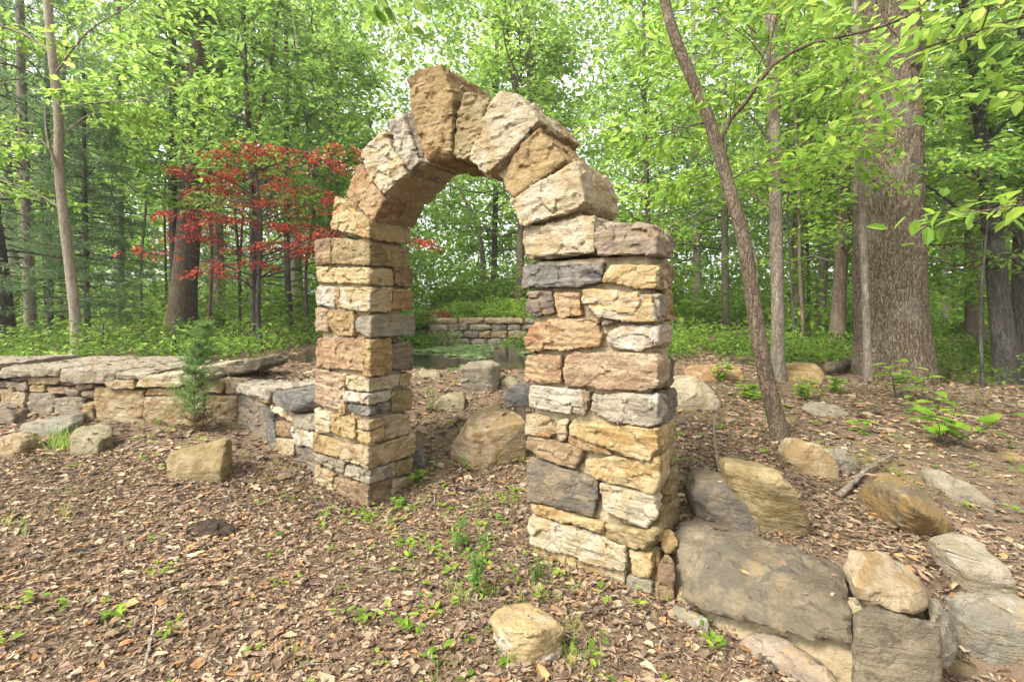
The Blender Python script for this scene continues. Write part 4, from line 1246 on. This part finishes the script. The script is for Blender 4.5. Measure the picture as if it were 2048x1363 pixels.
add_boughs(find('dark smooth trunk with a low limb reaching the great oak'),
  [([(1990,470,8.8),(1940,440,8.5),(1890,395,8.2),(1842,365,8.0)], .06, .3), ([(1992,480,8.8),(2020,460,8.9),(2040,420,9),(2060,380,9)], .05, .6),
   ([(1968,260,8.8),(1930,200,8.6),(1880,190,8.3),(1830,230,8.0)], .03, 1.6), ([(1972,300,8.8),(2020,240,8.6),(2070,230,8.4),(2120,240,8.4)], .03, 1.6),
   ([(1950,110,8.8),(1900,50,8.5),(1850,60,8.2),(1800,120,8)], .03, 1.4), ([(1978,380,8.8),(1930,330,8.2),(1880,320,7.8),(1840,350,7.5)], .02, 1.6),
   ([(1960,180,8.8),(2000,120,8.4),(2060,110,8.0),(2120,130,7.8)], .03, 1.5), ([(1982,430,8.8),(2030,330,8.6),(2080,330,8.4),(2120,340,8.4)], .02, 1.5)],
  'bark_dark', .12, 46, 6, GREENS, (.7, 1.4))
add_boughs(find('knotty scaly trunk close behind the leaning sapling'),
  [([(1549,300,6.9),(1500,230,6.8),(1430,180,6.8),(1360,190,6.8)], .02, 1.2), ([(1547,200,6.9),(1600,140,6.7),(1660,130,6.5),(1700,160,6.4)], .02, 1.2),
   ([(1551,420,6.9),(1480,380,7.1),(1400,370,7.3),(1320,380,7.4)], .018, 1.3), ([(1545,100,6.9),(1480,40,6.8),(1400,20,6.8),(1300,30,6.8)], .02, 1.3),
   ([(1551,380,6.9),(1600,330,7.1),(1640,330,7.2),(1690,360,7.3)], .014, 1.0)], 'bark_grey', .12, 40, 8, BRIGHT)

# ------------------------------------------------------------------ red maple in tiers
mb = at(520, 700, 9.2); mb[2] = hz(mb[0], 9.2) - .1
rm = empty('red_maple', mb, 'red leaved ornamental maple with flat tiers of foliage behind the arch', 'tree')
r = np.random.default_rng(11)
stem = spline([mb, at(516,600,9.2), at(522,480,9.2), at(514,360,9.2), at(505,300,9.2)], 30) - mb
new_obj('trunk', trunk_mesh('trunk', stem, np.linspace(.055, .015, 30), M['bark_dark'], 10, .04, .3, 3), rm)
tiers = [(505,295,34,9.2),(470,312,60,9.0),(575,305,55,9.4),(690,300,62,9.6),(640,322,60,9.3),(410,345,70,8.8),(500,350,90,9.4),(600,372,70,8.9),(690,400,40,9.5),
         (450,385,80,9.6),(560,408,100,9.2),(400,425,80,8.7),(480,442,110,9.1),(620,452,90,9.4),(660,470,70,8.9),(380,470,70,9.3),(300,497,34,8.5),(560,488,110,8.9),(480,520,70,8.8),(430,540,45,8.6),(845,482,34,9.6),(790,465,40,9.6),(730,455,40,9.5),(640,500,60,9.2)]
RED = np.array([(.36,.036,.022), (.48,.055,.026), (.26,.028,.022), (.56,.09,.034), (.18,.022,.022)])
DRK = np.array([(.20,.03,.03), (.14,.025,.03), (.30,.05,.035)])
Ps, Ds, Ns, lines, cc = [], [], [], [], []
for (x, y, hw, Y) in tiers:
    c = at(x, y, Y) - mb
    wd = hw / F * Y
    z0 = np.clip(c[2] - .35 - .12 * abs(c[0]), .6, stem[-1, 2])
    k0 = np.argmin(np.abs(stem[:, 2] - z0))
    lines.append((spline([stem[k0], stem[k0] * .45 + c * .55 + V3(0, 0, .08), c], 8), np.linspace(.018, .004, 8)))
    for tw in range(7):
        a = r.random() * 6.28
        e = c + V3(math.cos(a) * wd, math.sin(a) * .55, r.normal(-.05, .05))
        lines.append((spline([c, (c + e) / 2 + V3(0, 0, .03), e], 4), np.linspace(.005, .002, 4)))
    n_ = int(170 + 640 * wd)
    a = r.random(n_) * 6.2832; q_ = np.sqrt(r.random(n_))
    p_ = c + np.stack([np.cos(a) * q_ * wd, np.sin(a) * q_ * .75, r.normal(0, .028, n_) - .16 * q_ ** 2], 1)
    keep = fbm(p_ * 4.5, 3, 2) > .03
    p_ = p_[keep]; n_ = len(p_); a = a[keep]
    Ps.append(p_); Ds.append(np.stack([np.cos(a), np.sin(a), np.full(n_, -.45)], 1) + r.normal(0, .6, (n_, 3)))
    Ns.append(np.array([0, 0, 1.]) + r.normal(0, .45, (n_, 3)))
    cc.append(leaf_cols(r, n_, RED if y < 360 or x < 330 else np.concatenate([RED, DRK])))
P_ = np.concatenate(Ps); ln = .072 * (.5 + .9 * r.random(len(P_)))
new_obj('crown', leaves_mesh('crown', P_, np.concatenate(Ds), np.concatenate(Ns), ln, ln * .5, np.concatenate(cc), M['redleaf']), rm)
new_obj('limbs', tubes_mesh('limbs', lines, M['bark_dark'], 4), rm)

# ------------------------------------------------------------------ young cedar growing against the wall
cb = ground_hit(392, 862)
yc = empty('young_cedar', cb, 'young feathery cedar with browned lower twigs growing against the low wall', 'shrub')
Yc = cb[1]
st = spline([cb, at(388,780,Yc) , at(398,700,Yc), at(408,655,Yc)], 12) - cb
r = np.random.default_rng(15)
lines = [(st, np.linspace(.012, .003, 12))]
Ps, Ds, cc = [], [], []
for k in range(150):
    u = r.random() ** .9
    s0 = st[min(11, int(u * 11.99))]
    az = r.random() * 6.283
    Lg = (.46 - .36 * u) * r.uniform(.35, 1.1)
    d = V3(math.cos(az), math.sin(az) * .7, r.uniform(.25, .9)); d /= np.linalg.norm(d)
    lines.append((np.array([s0, s0 + d * Lg]), np.array([.003, .001])))
    n_ = 64
    t = r.random(n_)
    p_ = s0 + d * (t * Lg)[:, None] + r.normal(0, .012, (n_, 3))
    Ps.append(p_); Ds.append(d + r.normal(0, .8, (n_, 3)))
    z_ = p_[:, 2]
    brown = (z_ < .18 + .1 * r.random(n_)) & (p_[:, 0] > -.12)
    c_ = leaf_cols(r, n_, np.array([(.12,.22,.055), (.16,.27,.065), (.09,.17,.05), (.20,.29,.08)]))
    c_[brown] = leaf_cols(r, int(brown.sum()), np.array([(.16,.085,.035), (.12,.07,.03)]))
    cc.append(c_)
P_ = np.concatenate(Ps); n_ = len(P_); ln = .034 * (.6 + .8 * r.random(n_))
new_obj('stem', tubes_mesh('stem', lines, M['bark_brown'], 4), yc)
new_obj('foliage', leaves_mesh('foliage', P_, np.concatenate(Ds), r.normal(0, 1, (n_, 3)), ln, ln * .22, np.concatenate(cc), M['needle']), yc)

# ------------------------------------------------------------------ seedlings and small plants one can single out
def seedling(name, label, px, py, hgt, leaf, nst, nleaf, seed, lean=.3, pal=BRIGHT, narrow=.55, cat='plant', Y=None):
    b = ground_hit(px, py)
    o = empty(name, b, label, cat)
    r = np.random.default_rng(seed)
    lines, Ps, Ds, Ns = [], [], [], []
    for s_ in range(nst):
        az = r.random() * 6.283
        top = V3(math.cos(az) * lean * hgt * r.random(), math.sin(az) * lean * hgt * r.random(), hgt * r.uniform(.65, 1.05))
        b0 = V3(*r.normal(0, .02, 2), -.02) if nst > 1 else V3(0, 0, -.02)
        ln_ = spline([b0, (b0 + top) / 2 + V3(*r.normal(0, .02, 2), 0), top], 8)
        lines.append((ln_, np.linspace(.005 if hgt > .3 else .003, .0015, 8)))
        for k in range(nleaf):
            t = r.uniform(.3, 1) if nleaf > 4 else r.uniform(.75, 1)
            p_ = ln_[int(t * 7)]
            a = r.random() * 6.283
            Ps.append(p_); Ds.append(V3(math.cos(a), math.sin(a), r.uniform(-.15, .35)))
            Ns.append(V3(*r.normal(0, .25, 2), 1))
    new_obj('stem', tubes_mesh('stem', lines, M['bark_brown'] if hgt > .4 else M['stem'], 4), o)
    n_ = len(Ps); ln = leaf * (.6 + .6 * r.random(n_))
    new_obj('foliage', leaves_mesh('foliage', np.array(Ps), np.array(Ds), np.array(Ns), ln, ln * narrow, leaf_cols(r, n_, pal), M['leaf'], fine=True), o)
    return o
M['stem'] = simple_rough('green_stem', (.10,.15,.03), (.13,.17,.04), 20, .001)
FEATH = np.array([(.15,.27,.06), (.19,.31,.07), (.12,.22,.06)])
seedling('feathery_weed', 'tall feathery green weed standing before the arch opening', 950, 1182, .38, .042, 6, 34, 41, .30, FEATH, .3)
seedling('feathery_weed', 'short feathery weed beside the tall one before the arch', 920, 1100, .26, .04, 4, 28, 42, .30, FEATH, .3)
seedling('feathery_weed', 'dark green weed at the foot of the near pier', 1078, 1165, .13, .03, 6, 26, 43, .5, FEATH * .8, .28)
seedling('hickory_seedling', 'broad-leaved seedling spreading low on the slope below the oak', 1880, 885, .50, .21, 7, 6, 44, 1.5)
seedling('hickory_seedling', 'leafy seedling in front of the great oak trunk', 1795, 795, .55, .20, 6, 6, 45, 1.2)
seedling('round_leaved_seedling', 'pair of rounded seedling leaves at the inner corner of the far pier', 800, 1012, .10, .055, 3, 5, 46, .6, BRIGHT, .8)
seedling('round_leaved_seedling', 'clump of rounded leaves where the far pier meets the opening', 835, 965, .13, .06, 4, 5, 47, .6, BRIGHT, .8)
seedling('woodland_seedling', 'pale leaved seedling before the big tan boulder', 935, 935, .16, .06, 4, 7, 48, .6, BRIGHT, .6)
seedling('woodland_seedling', 'light green seedling behind the arch near the pond edge', 862, 822, .36, .07, 2, 12, 49, .25, BRIGHT, .5)
seedling('woodland_shrub', 'bright low shrub beside the base of the knotty trunk', 1605, 800, .30, .10, 6, 12, 50, .7)
seedling('woodland_shrub', 'leafy low shrub between the cream boulder and leaning sapling', 1500, 800, .28, .10, 6, 12, 51, .7)
seedling('woodland_shrub', 'green sprouts growing over the flat orange boulder', 1440, 765, .40, .11, 6, 12, 52, .5)
seedling('woodland_shrub', 'small seedling in the open leaf slope beyond the tan rock', 1722, 870, .17, .09, 3, 7, 53, .6)
seedling('woodland_shrub', 'low green sprouts around the pale slab by the oak roots', 1670, 785, .22, .10, 6, 9, 54, .8)

# grass tuft by the squat block
gb = ground_hit(132, 895)
gt = empty('grass_tuft', gb, 'spray of thin grass beside the squat tan block', 'grass')
r = np.random.default_rng(9)
n_ = 120
a = r.random(n_) * 6.283
new_obj('blades', leaves_mesh('blades', np.stack([r.normal(0, .10, n_), r.normal(0, .08, n_), np.full(n_, -.01)], 1), np.stack([np.cos(a) * .7, np.sin(a) * .7, np.full(n_, 1.)], 1),
        np.stack([np.cos(a), np.sin(a), np.zeros(n_)], 1), .12 + .22 * r.random(n_), np.full(n_, .007), leaf_cols(r, n_, BRIGHT), M['leaf'], fine=True, curl=-.0), gt)

# ------------------------------------------------------------------ sticks, log, fence stakes
def stick(name, label, pts, r0, mat='deadwood', cat='branch', r1=.4):
    P = np.array([ground_hit(x, y, h) for x, y, h in pts])
    Q = spline(P, 16); b = Q[0].copy()
    d = np.random.default_rng(int(pts[0][0])).normal(0, r0 * .25, Q.shape)
    Q = Q - b + d; t0 = unit(Q[0] - Q[1]) * r0 * .15; t1 = unit(Q[-1] - Q[-2]) * r0 * .15
    Q = np.concatenate([[Q[0] + t0], Q, [Q[-1] + t1]])
    o = new_obj(name, tubes_mesh(name, [(Q, np.r_[r0 * .05, np.linspace(r0, r0 * r1, 16), r0 * .03])], M[mat], 8), loc=tuple(b))
    return tag(o, label, cat)
stick('fallen_branch', 'curved fallen branch lying beside the oval ochre boulder', [(1682,992,.03),(1705,965,.05),(1740,935,.06),(1792,908,.04)], .022)
stick('fallen_branch', 'thin grey crooked branch standing along the near pier side', [(1440,950,.02),(1432,900,.06),(1428,850,.10),(1440,800,.12)], .012)
stick('fallen_branch', 'dark curved twig at the back foot of the near pier', [(1360,985,.02),(1375,960,.03),(1380,925,.04)], .012, 'bark_dark')
stick('fallen_branch', 'long pale stick lying near the bottom of the open litter', [(288,1340,.01),(300,1290,.015),(312,1215,.02)], .009, 'bark_pale')
stick('fallen_branch', 'brown stick lying crosswise in the open leaf litter', [(195,1240,.012),(240,1228,.015),(285,1214,.012)], .010)
stick('fallen_branch', 'thin pale stick near the lower edge of the litter', [(395,1308,.01),(425,1318,.012),(455,1335,.01)], .008, 'bark_pale')
stick('fallen_branch', 'straight thin stick on the bare patch before the arch', [(738,1132,.01),(790,1140,.012),(830,1138,.01)], .006)
stick('fallen_branch', 'pale root-like stick curving from the far pier corner', [(838,1025,.01),(865,1010,.012),(868,985,.012),(862,965,.01)], .008, 'bark_pale')
stick('fallen_branch', 'pale stick lying at the litter edge below the low wall', [(68,975,.012),(110,978,.015),(150,975,.012)], .010, 'bark_pale')
stick('fallen_twig', 'thin dark twig lying across the square pale block', [(1884,1100,.19),(1920,1110,.19),(1962,1124,.185)], .004, 'bark_dark', 'twig')
stick('fallen_log', 'broken mossy log end lying at the great oak roots', [(1660,738,.10),(1690,728,.13),(1725,722,.14)], .09, 'bark_brown', 'log', .9)
for (x, y0, y1, Y, lb) in [(350,715,640,9.0,'black metal stake behind the young cedar'),(466,705,632,10.2,'black metal stake below the red maple'),(205,716,648,8.6,'black metal stake behind the low wall by the cedar trunk')]:
    b = at(x, y0, Y); t = at(x + 1, y1, Y); b[2] = hz(b[0], Y) - .1
    o = new_obj('garden_stake', tubes_mesh('garden_stake', [(np.array([b, b * .5 + t * .5, t, t + V3(0, 0, .004)]) - b, np.array([.018, .018, .018, .001]))], M['black'] if 'black' in M else M.setdefault('black', simple_rough('black_metal', (.02,.02,.02), (.03,.03,.03), 30, .001, rough=.5)), 6), loc=tuple(b))
    tag(o, lb, 'stake')

# ------------------------------------------------------------------ stuff: leaf litter, twigs, undergrowth, pond weed, far wood
r = np.random.default_rng(100)
def scatter(n_, x0, x1, y0, y1):
    return np.stack([r.uniform(x0, x1, n_), r.uniform(y0, y1, n_)], 1)
BROWN = np.array([(.20,.128,.078), (.25,.165,.10), (.15,.095,.06), (.28,.20,.125), (.11,.068,.044), (.22,.145,.095), (.26,.19,.125), (.27,.14,.062), (.17,.11,.074), (.125,.08,.053), (.09,.058,.04), (.075,.05,.036)]) * np.array([1.10, 1.17, 1.20])
def litter(xy, size, name):
    e = np.abs((xy[:, 0] + 1.2) / 2.75) ** 5 + np.abs((xy[:, 1] - 10.6) / 3.35) ** 5
    xy = xy[e > 1.02]
    n_ = len(xy)
    z = np.concatenate([height(c[:, 0], c[:, 1]) for c in np.array_split(xy, max(1, n_ // 4000))])
    ln = size * (.25 + 1.35 * r.random(n_) ** 2.2)
    P = np.c_[xy, z + r.random(n_) * .022 + .002]
    a = r.random(n_) * 6.283
    D_ = np.stack([np.cos(a), np.sin(a), r.normal(0, .12, n_)], 1)
    N_ = np.array([0, 0, 1.]) + r.normal(0, .24, (n_, 3))
    patch = fbm(np.c_[xy * .9, np.zeros(n_)], 40, 3)[:, None]
    col = leaf_cols(r, n_, BROWN, .3) * (1.15 + .45 * patch)
    col = np.clip(col, .02, .6)
    return leaves_mesh(name, P, D_, N_, ln, ln * (.18 + .6 * r.random(n_)), col, M['litter'], fine=True, curl=r.normal(0, .12, n_), jag=.13)
near = scatter(100000, -4.8, 2.8, .9, 4.8)
near = near[r.random(len(near)) < .35 + 1.1 * np.clip(.5 + fbm(np.c_[near * 1.3, np.zeros(len(near))], 71, 3) * 1.1, 0, 1)]
near2 = scatter(48000, -8.0, 7.5, .8, 6.2)
far_ = scatter(26000, -9, 9, 4.2, 9.5)
tag(new_obj('leaf_litter', litter(np.concatenate([near, near2]), .045, 'leaf_litter')), 'brown fallen leaves covering the ground around the arch', 'leaf litter', kind='stuff')
tag(new_obj('leaf_litter', litter(far_, .085, 'leaf_litter_slope')), 'brown fallen leaves covering the slope behind the walls', 'leaf litter', kind='stuff')
tag(new_obj('leaf_litter', litter(scatter(14000, -24, 24, 9.5, 30), .16, 'leaf_litter_wood')), 'brown fallen leaves under the far trees', 'leaf litter', kind='stuff')

big = scatter(420, -4.5, 3.6, 1.1, 5.2)
tag(new_obj('whole_leaves', litter(big, .105, 'whole_leaves')), 'larger whole dry leaves lying on top of the litter', 'leaf litter', kind='stuff')
from mathutils.bvhtree import BVHTree
bpy.context.view_layer.update()
trees_ = []
for o in bpy.data.objects:
    if o.type == 'MESH' and o.name.split('.')[0] in ('cap_slab', 'boulder', 'flat_stone', 'stone', 'voussoir', 'wall_stone'):
        mw = o.matrix_world
        trees_.append(BVHTree.FromPolygons([mw @ v.co for v in o.data.vertices], [tuple(p.vertices) for p in o.data.polygons]))
def drop(xy, size, zmax=3.0):
    out = []
    for x, y in xy:
        best = None
        for t_ in trees_:
            h = t_.ray_cast(Vector((x, y, zmax)), Vector((0, 0, -1)))
            if h[0] is not None and h[1].z > .75 and (best is None or h[0].z > best[0].z): best = h
        if best is not None and best[0].z > hz(x, y) + .02: out.append((x, y, best[0].z + .006, *best[1]))
    out = np.array(out)
    n_ = len(out); a = r.random(n_) * 6.283
    ln = size * (.3 + 1.2 * r.random(n_) ** 1.8)
    return leaves_mesh('stone_leaves', out[:, :3], np.stack([np.cos(a), np.sin(a), r.normal(0, .12, n_)], 1), out[:, 3:] + r.normal(0, .2, (n_, 3)), ln, ln * (.15 + .5 * r.random(n_)),
                       np.clip(leaf_cols(r, n_, BROWN, .3) * 1.2, .02, .6), M['litter'], fine=True, curl=r.normal(0, .12, n_))
xyw = np.concatenate([scatter(700, -7, -2, 4.6, 6.9), scatter(130, .8, 2.8, 1.7, 3.4), scatter(60, -.8, .4, 4.5, 6.5)])
tag(new_obj('stone_leaves', drop(xyw, .075)), 'dry leaves and bits caught on top of the walls and rocks', 'leaf litter', kind='stuff')
# broken bits, needles and bud scales matted between the leaves
xy = np.concatenate([scatter(80000, -4.6, 2.8, .9, 4.6), scatter(14000, -6, 6, 2, 6.5)])
n_ = len(xy)
z = np.concatenate([height(c[:, 0], c[:, 1]) for c in np.array_split(xy, 18)])
a = r.random(n_) * 6.283
ln = .010 + .05 * r.random(n_) ** 2.5
tag(new_obj('leaf_crumbs', leaves_mesh('leaf_crumbs', np.c_[xy, z + .004 + .012 * r.random(n_)], np.stack([np.cos(a), np.sin(a), r.normal(0, .15, n_)], 1), np.array([0, 0, 1.]) + r.normal(0, .4, (n_, 3)),
    ln, np.minimum(ln * .8, .003 + .010 * r.random(n_)), leaf_cols(r, n_, BROWN, .3), M['litter'])), 'broken leaf crumbs and dry needles matted on the soil', 'leaf litter', kind='stuff')

n_ = 2600
xy = np.concatenate([scatter(1500, -4.5, 4, 1, 5), scatter(1100, 1, 7, 2, 8)])
z = height(xy[:, 0], xy[:, 1])
lines = []
for k in range(len(xy)):
    a = r.random() * 6.283; Lg = r.uniform(.05, .28) * (1 if r.random() < .9 else 1.8)
    b = V3(xy[k, 0], xy[k, 1], z[k] + r.uniform(.008, .025))
    e = b + V3(math.cos(a) * Lg, math.sin(a) * Lg, 0); e[2] = hz(e[0], e[1]) + r.uniform(.008, .03) if Lg > .2 else b[2]
    mid = (b + e) / 2 + V3(*r.normal(0, .08 * Lg, 2), .004)
    r_ = r.uniform(.0012, .0035)
    lines.append((np.array([b, mid, e]), np.array([r_, r_, r_ * .5])))
tag(new_obj('twigs', tubes_mesh('twigs', lines, M['deadwood'], 3)), 'thin dry twigs strewn over the leaf litter', 'twigs', kind='stuff')

# ground sprouts
def sprouts(xy, leaf, hgt, nl, pal, name, label):
    m_ = len(xy)
    z = height(xy[:, 0], xy[:, 1])
    base = np.repeat(np.c_[xy, z], nl, 0)
    n_ = len(base)
    a = r.random(n_) * 6.283
    hh = np.repeat(hgt * (.3 + r.random(m_)), nl) * (.5 + .5 * r.random(n_))
    P = base + np.stack([np.cos(a) * hh * .35, np.sin(a) * hh * .35, hh], 1)
    D_ = np.stack([np.cos(a), np.sin(a), r.uniform(-.2, .5, n_)], 1)
    N_ = np.array([0, 0, 1.]) + r.normal(0, .35, (n_, 3))
    ln = np.repeat(leaf * (.5 + .8 * r.random(m_)), nl) * (.7 + .5 * r.random(n_))
    o = new_obj(name, leaves_mesh(name, P, D_, N_, ln, ln * .5, leaf_cols(r, n_, pal), M['leaf'], fine=True))
    return tag(o, label, 'plants', kind='stuff')
c1 = scatter(330, -4.5, 1.0, 1.5, 4.8)
hot = [(-1.1,3.9,.25,26), (-.3,3.2,.4,24), (-.2,2.7,.3,18), (-1.6,3.2,.5,18), (-3.6,4.9,.4,20), (-.6,4.9,.5,24), (.1,4.4,.3,12), (-.9,2.3,.5,16), (1.5,4.5,.5,16), (2.8,5.2,.9,40), (4.5,5.5,1.2,50), (5.5,6.8,1.2,70), (3.4,3.6,.5,14)]
c2 = np.concatenate([np.array([x, y]) + r.normal(0, s_, (k, 2)) for x, y, s_, k in hot])
sprouts(np.concatenate([c1[fbm(np.c_[c1 * .8, np.zeros(len(c1))], 2) > -.1], c2]), .045, .06, 5, BRIGHT, 'ground_sprouts', 'tiny green sprouts coming up through the leaf litter')
n_ = 700
xy = scatter(500, -3.8, .8, 1.4, 4.4); xy = xy[fbm(np.c_[xy * 1.1, np.zeros(len(xy))], 12) > .12]
z = height(xy[:, 0], xy[:, 1]); k_ = 7
bs = np.repeat(np.c_[xy, z], k_, 0) + r.normal(0, .012, (len(xy) * k_, 3)) * np.array([1, 1, 0]); a = r.random(len(bs)) * 6.283
tag(new_obj('grass_blades', leaves_mesh('grass_blades', bs, np.stack([np.cos(a) * .6, np.sin(a) * .6, np.ones(len(bs))], 1), np.stack([np.cos(a), np.sin(a), np.zeros(len(bs))], 1),
    .04 + .09 * r.random(len(bs)), np.full(len(bs), .004), leaf_cols(r, len(bs), BRIGHT), M['leaf'], fine=True)), 'sparse thin grass blades in the leaf litter', 'grass', kind='stuff')

def bushy(xy, hmax, leaf, per, pal, name, label, seed=0):
    m_ = len(xy)
    z = np.concatenate([height(c[:, 0], c[:, 1]) for c in np.array_split(xy, max(1, m_ // 3000))])
    hh = hmax * (.25 + .75 * r.random(m_) ** 2)
    base = np.repeat(np.c_[xy, z], per, 0); n_ = len(base)
    h2 = np.repeat(hh, per); u = r.random(n_) ** .7
    a = r.random(n_) * 6.283; q_ = np.sqrt(r.random(n_)) * (.25 + .35 * h2) * (1.1 - .5 * u)
    P = base + np.stack([np.cos(a) * q_, np.sin(a) * q_, u * h2], 1)
    D_ = np.stack([np.cos(a), np.sin(a), r.uniform(-.3, .3, n_)], 1) + r.normal(0, .4, (n_, 3))
    N_ = np.array([0, 0, 1.]) + r.normal(0, .4, (n_, 3))
    ln = leaf * (.6 + .8 * r.random(n_))
    tint = np.repeat(.5 + .6 * r.random((m_, 1)), per, 0)
    return tag(new_obj(name, leaves_mesh(name, P, D_, N_, ln, ln * .58, leaf_cols(r, n_, pal) * tint, M['leaf'])), label, 'undergrowth', kind='stuff')
xy = np.concatenate([scatter(260, -12, -2.6, 7.2, 12), scatter(330, 1.6, 13, 8.3, 13)])
e = np.abs((xy[:, 0] + 1.2) / 3.0) ** 5 + np.abs((xy[:, 1] - 10.6) / 3.7) ** 5
bushy(xy[e > 1], .7, .085, 60, np.concatenate([GREENS, GREENS * .7, BRIGHT]), 'undergrowth', 'low leafy undergrowth just behind the walls')
xy = np.concatenate([scatter(900, -26, 26, 13, 27)])
xy = xy[(np.abs(xy[:, 0] + .8) > 2.6) | (xy[:, 1] > 17)]
bushy(xy, 2.2, .19, 80, np.concatenate([GREENS, BRIGHT, BRIGHT]), 'undergrowth', 'taller leafy undergrowth between the far trees')
xy = np.stack([r.uniform(-2.6, 2.4, 150), r.uniform(14.2, 16.6, 150)], 1)
bushy(xy, .5, .10, 70, BRIGHT, 'undergrowth', 'bright ferny growth on the bank above the pond wall')
xy = np.concatenate([np.stack([r.choice([-1.9, -1.5, .1, .5], 14) + r.normal(0, .1, 14), r.uniform(13.55, 13.7, 14)], 1), np.stack([r.uniform(-3.6, -2.35, 60), r.uniform(13.3, 14.3, 60)], 1), np.stack([r.uniform(.7, 1.9, 50), r.uniform(13.2, 14.3, 50)], 1)])
bushy(xy, .55, .10, 60, np.concatenate([GREENS, BRIGHT]), 'undergrowth', 'leafy growth crowding both ends of the pond wall')
# purple low shrub on the bank
b = V3(-2.3, 14.4, hz(-2.3, 14.4))
ps = empty('purple_shrub', b, 'low spreading purple leaved shrub on the bank above the pond', 'shrub')
n_ = 500; a = r.random(n_) * 6.283; q_ = np.sqrt(r.random(n_))
new_obj('foliage', leaves_mesh('foliage', np.stack([np.cos(a) * q_ * .6, np.sin(a) * q_ * .35, .10 + .34 * r.random(n_) * (1 - .5 * q_)], 1), r.normal(0, 1, (n_, 3)) * np.array([1, 1, .4]),
        np.array([0, 0, 1.]) + r.normal(0, .4, (n_, 3)), .08 + .06 * r.random(n_), np.full(n_, .045), leaf_cols(r, n_, DRK), M['redleaf']), ps)
new_obj('stem', tubes_mesh('stem', [(np.array([[0, 0, -.05], [q1 * .3, .05, .2], [q1 * .8, 0, .35]]), np.array([.02, .012, .004])) for q1 in (-1, -.4, .3, 1)], M['bark_dark'], 5), ps)

# pond weed
n_ = 1500
xy = np.stack([r.normal(-2.0, .8, n_), r.uniform(7.4, 12.6, n_)], 1)
xy = np.concatenate([xy, np.stack([r.normal(.2, .45, 700), r.uniform(8.0, 10.5, 700)], 1), np.stack([r.normal(-.9, 1.4, 900), r.uniform(7.4, 12.8, 900)], 1)])
e = np.abs((xy[:, 0] + 1.2) / 2.7) ** 5 + np.abs((xy[:, 1] - 10.6) / 3.3) ** 5
xy = xy[(e < 1) & (fbm(np.c_[xy * np.array([1.2, .9]), np.zeros(len(xy))], 6) > .10)]
n_ = len(xy); a = r.random(n_) * 6.283
tag(new_obj('pond_weed', leaves_mesh('pond_weed', np.c_[xy, .662 + .035 * r.random(n_)], np.stack([np.cos(a), np.sin(a), .15 * r.random(n_)], 1), np.array([0, 0, 1.]) + r.normal(0, .15, (n_, 3)),
    .11 + .10 * r.random(n_), np.full(n_, .10), leaf_cols(r, n_, np.array([(.17,.26,.10), (.22,.31,.11), (.13,.21,.08)])), M['leaf'], fine=True)), 'floating green leaves crowding the pond surface', 'pond weed', kind='stuff')

# far wood: one leafy mass beyond the trees one can tell apart
def far_wood(name, n_cl, ylo, yhi, hmax, per, leaf, pal, label, sparse):
    xs = r.uniform(-1.75, 1.75, n_cl); ys = r.uniform(ylo, yhi, n_cl); xs = xs * ys
    zs = hmax * r.random(n_cl) ** .85
    keep = (fbm(np.stack([xs * .11, ys * .11, zs * .16], 1), 60, 3) + .42 - sparse * (zs / hmax) ** 1.3) > 0
    C = np.stack([xs, ys, zs + .8], 1)[keep]
    m_ = len(C)
    rad = r.uniform(.7, 1.9, m_)
    base = np.repeat(C, per, 0); n_ = len(base); rr = np.repeat(rad, per)
    d = unit(r.normal(0, 1, (n_, 3))) * (r.random(n_) ** .5)[:, None] * rr[:, None] * np.array([1.25, 1.25, .55])
    D_ = d + r.normal(0, .6, (n_, 3)); N_ = np.array([0, 0, 1.]) + r.normal(0, .45, (n_, 3))
    ln = leaf * (.6 + .8 * r.random(n_))
    tint = np.repeat(.7 + .6 * r.random((m_, 1)), per, 0)
    return tag(new_obj(name, leaves_mesh(name, base + d, D_, N_, ln, ln * .6, leaf_cols(r, n_, pal) * tint, M['leaf'])), label, 'woodland', kind='stuff')
far_wood('far_wood', 5000, 22, 34, 24, 34, .30, np.concatenate([GREENS, BRIGHT]), 'mass of leafy woodland beyond the trunks', .38)
far_wood('far_wood', 3000, 36, 60, 34, 32, .50, BRIGHT, 'paler leafy woodland in the far distance', .6)

far_wood('far_wood', 2500, 24, 40, 9, 40, .30, np.concatenate([GREENS, BRIGHT, BRIGHT]), 'low leafy thicket closing the view between the far trunks', .05)

# ------------------------------------------------------------------ the damp summer air
m, n, out = mat_new('haze')
vol = N(n, 'ShaderNodeVolumePrincipled'); vol.inputs['Color'].default_value = (.93, .96, .93, 1)
vol.inputs['Density'].default_value = HAZE; vol.inputs['Anisotropy'].default_value = 0.2
n.links.new(vol.outputs[0], out.inputs['Volume'])
bm = bmesh.new(); bmesh.ops.create_cube(bm, size=1.0)
for v in bm.verts: v.co = Vector((v.co.x * 330, 95 + v.co.y * 280, 12.5 + v.co.z * 32))
me = bpy.data.meshes.new('haze'); bm.to_mesh(me); bm.free(); me.materials.append(m)
tag(new_obj('haze', me), 'pale damp air among the far trees', 'haze', kind='stuff')
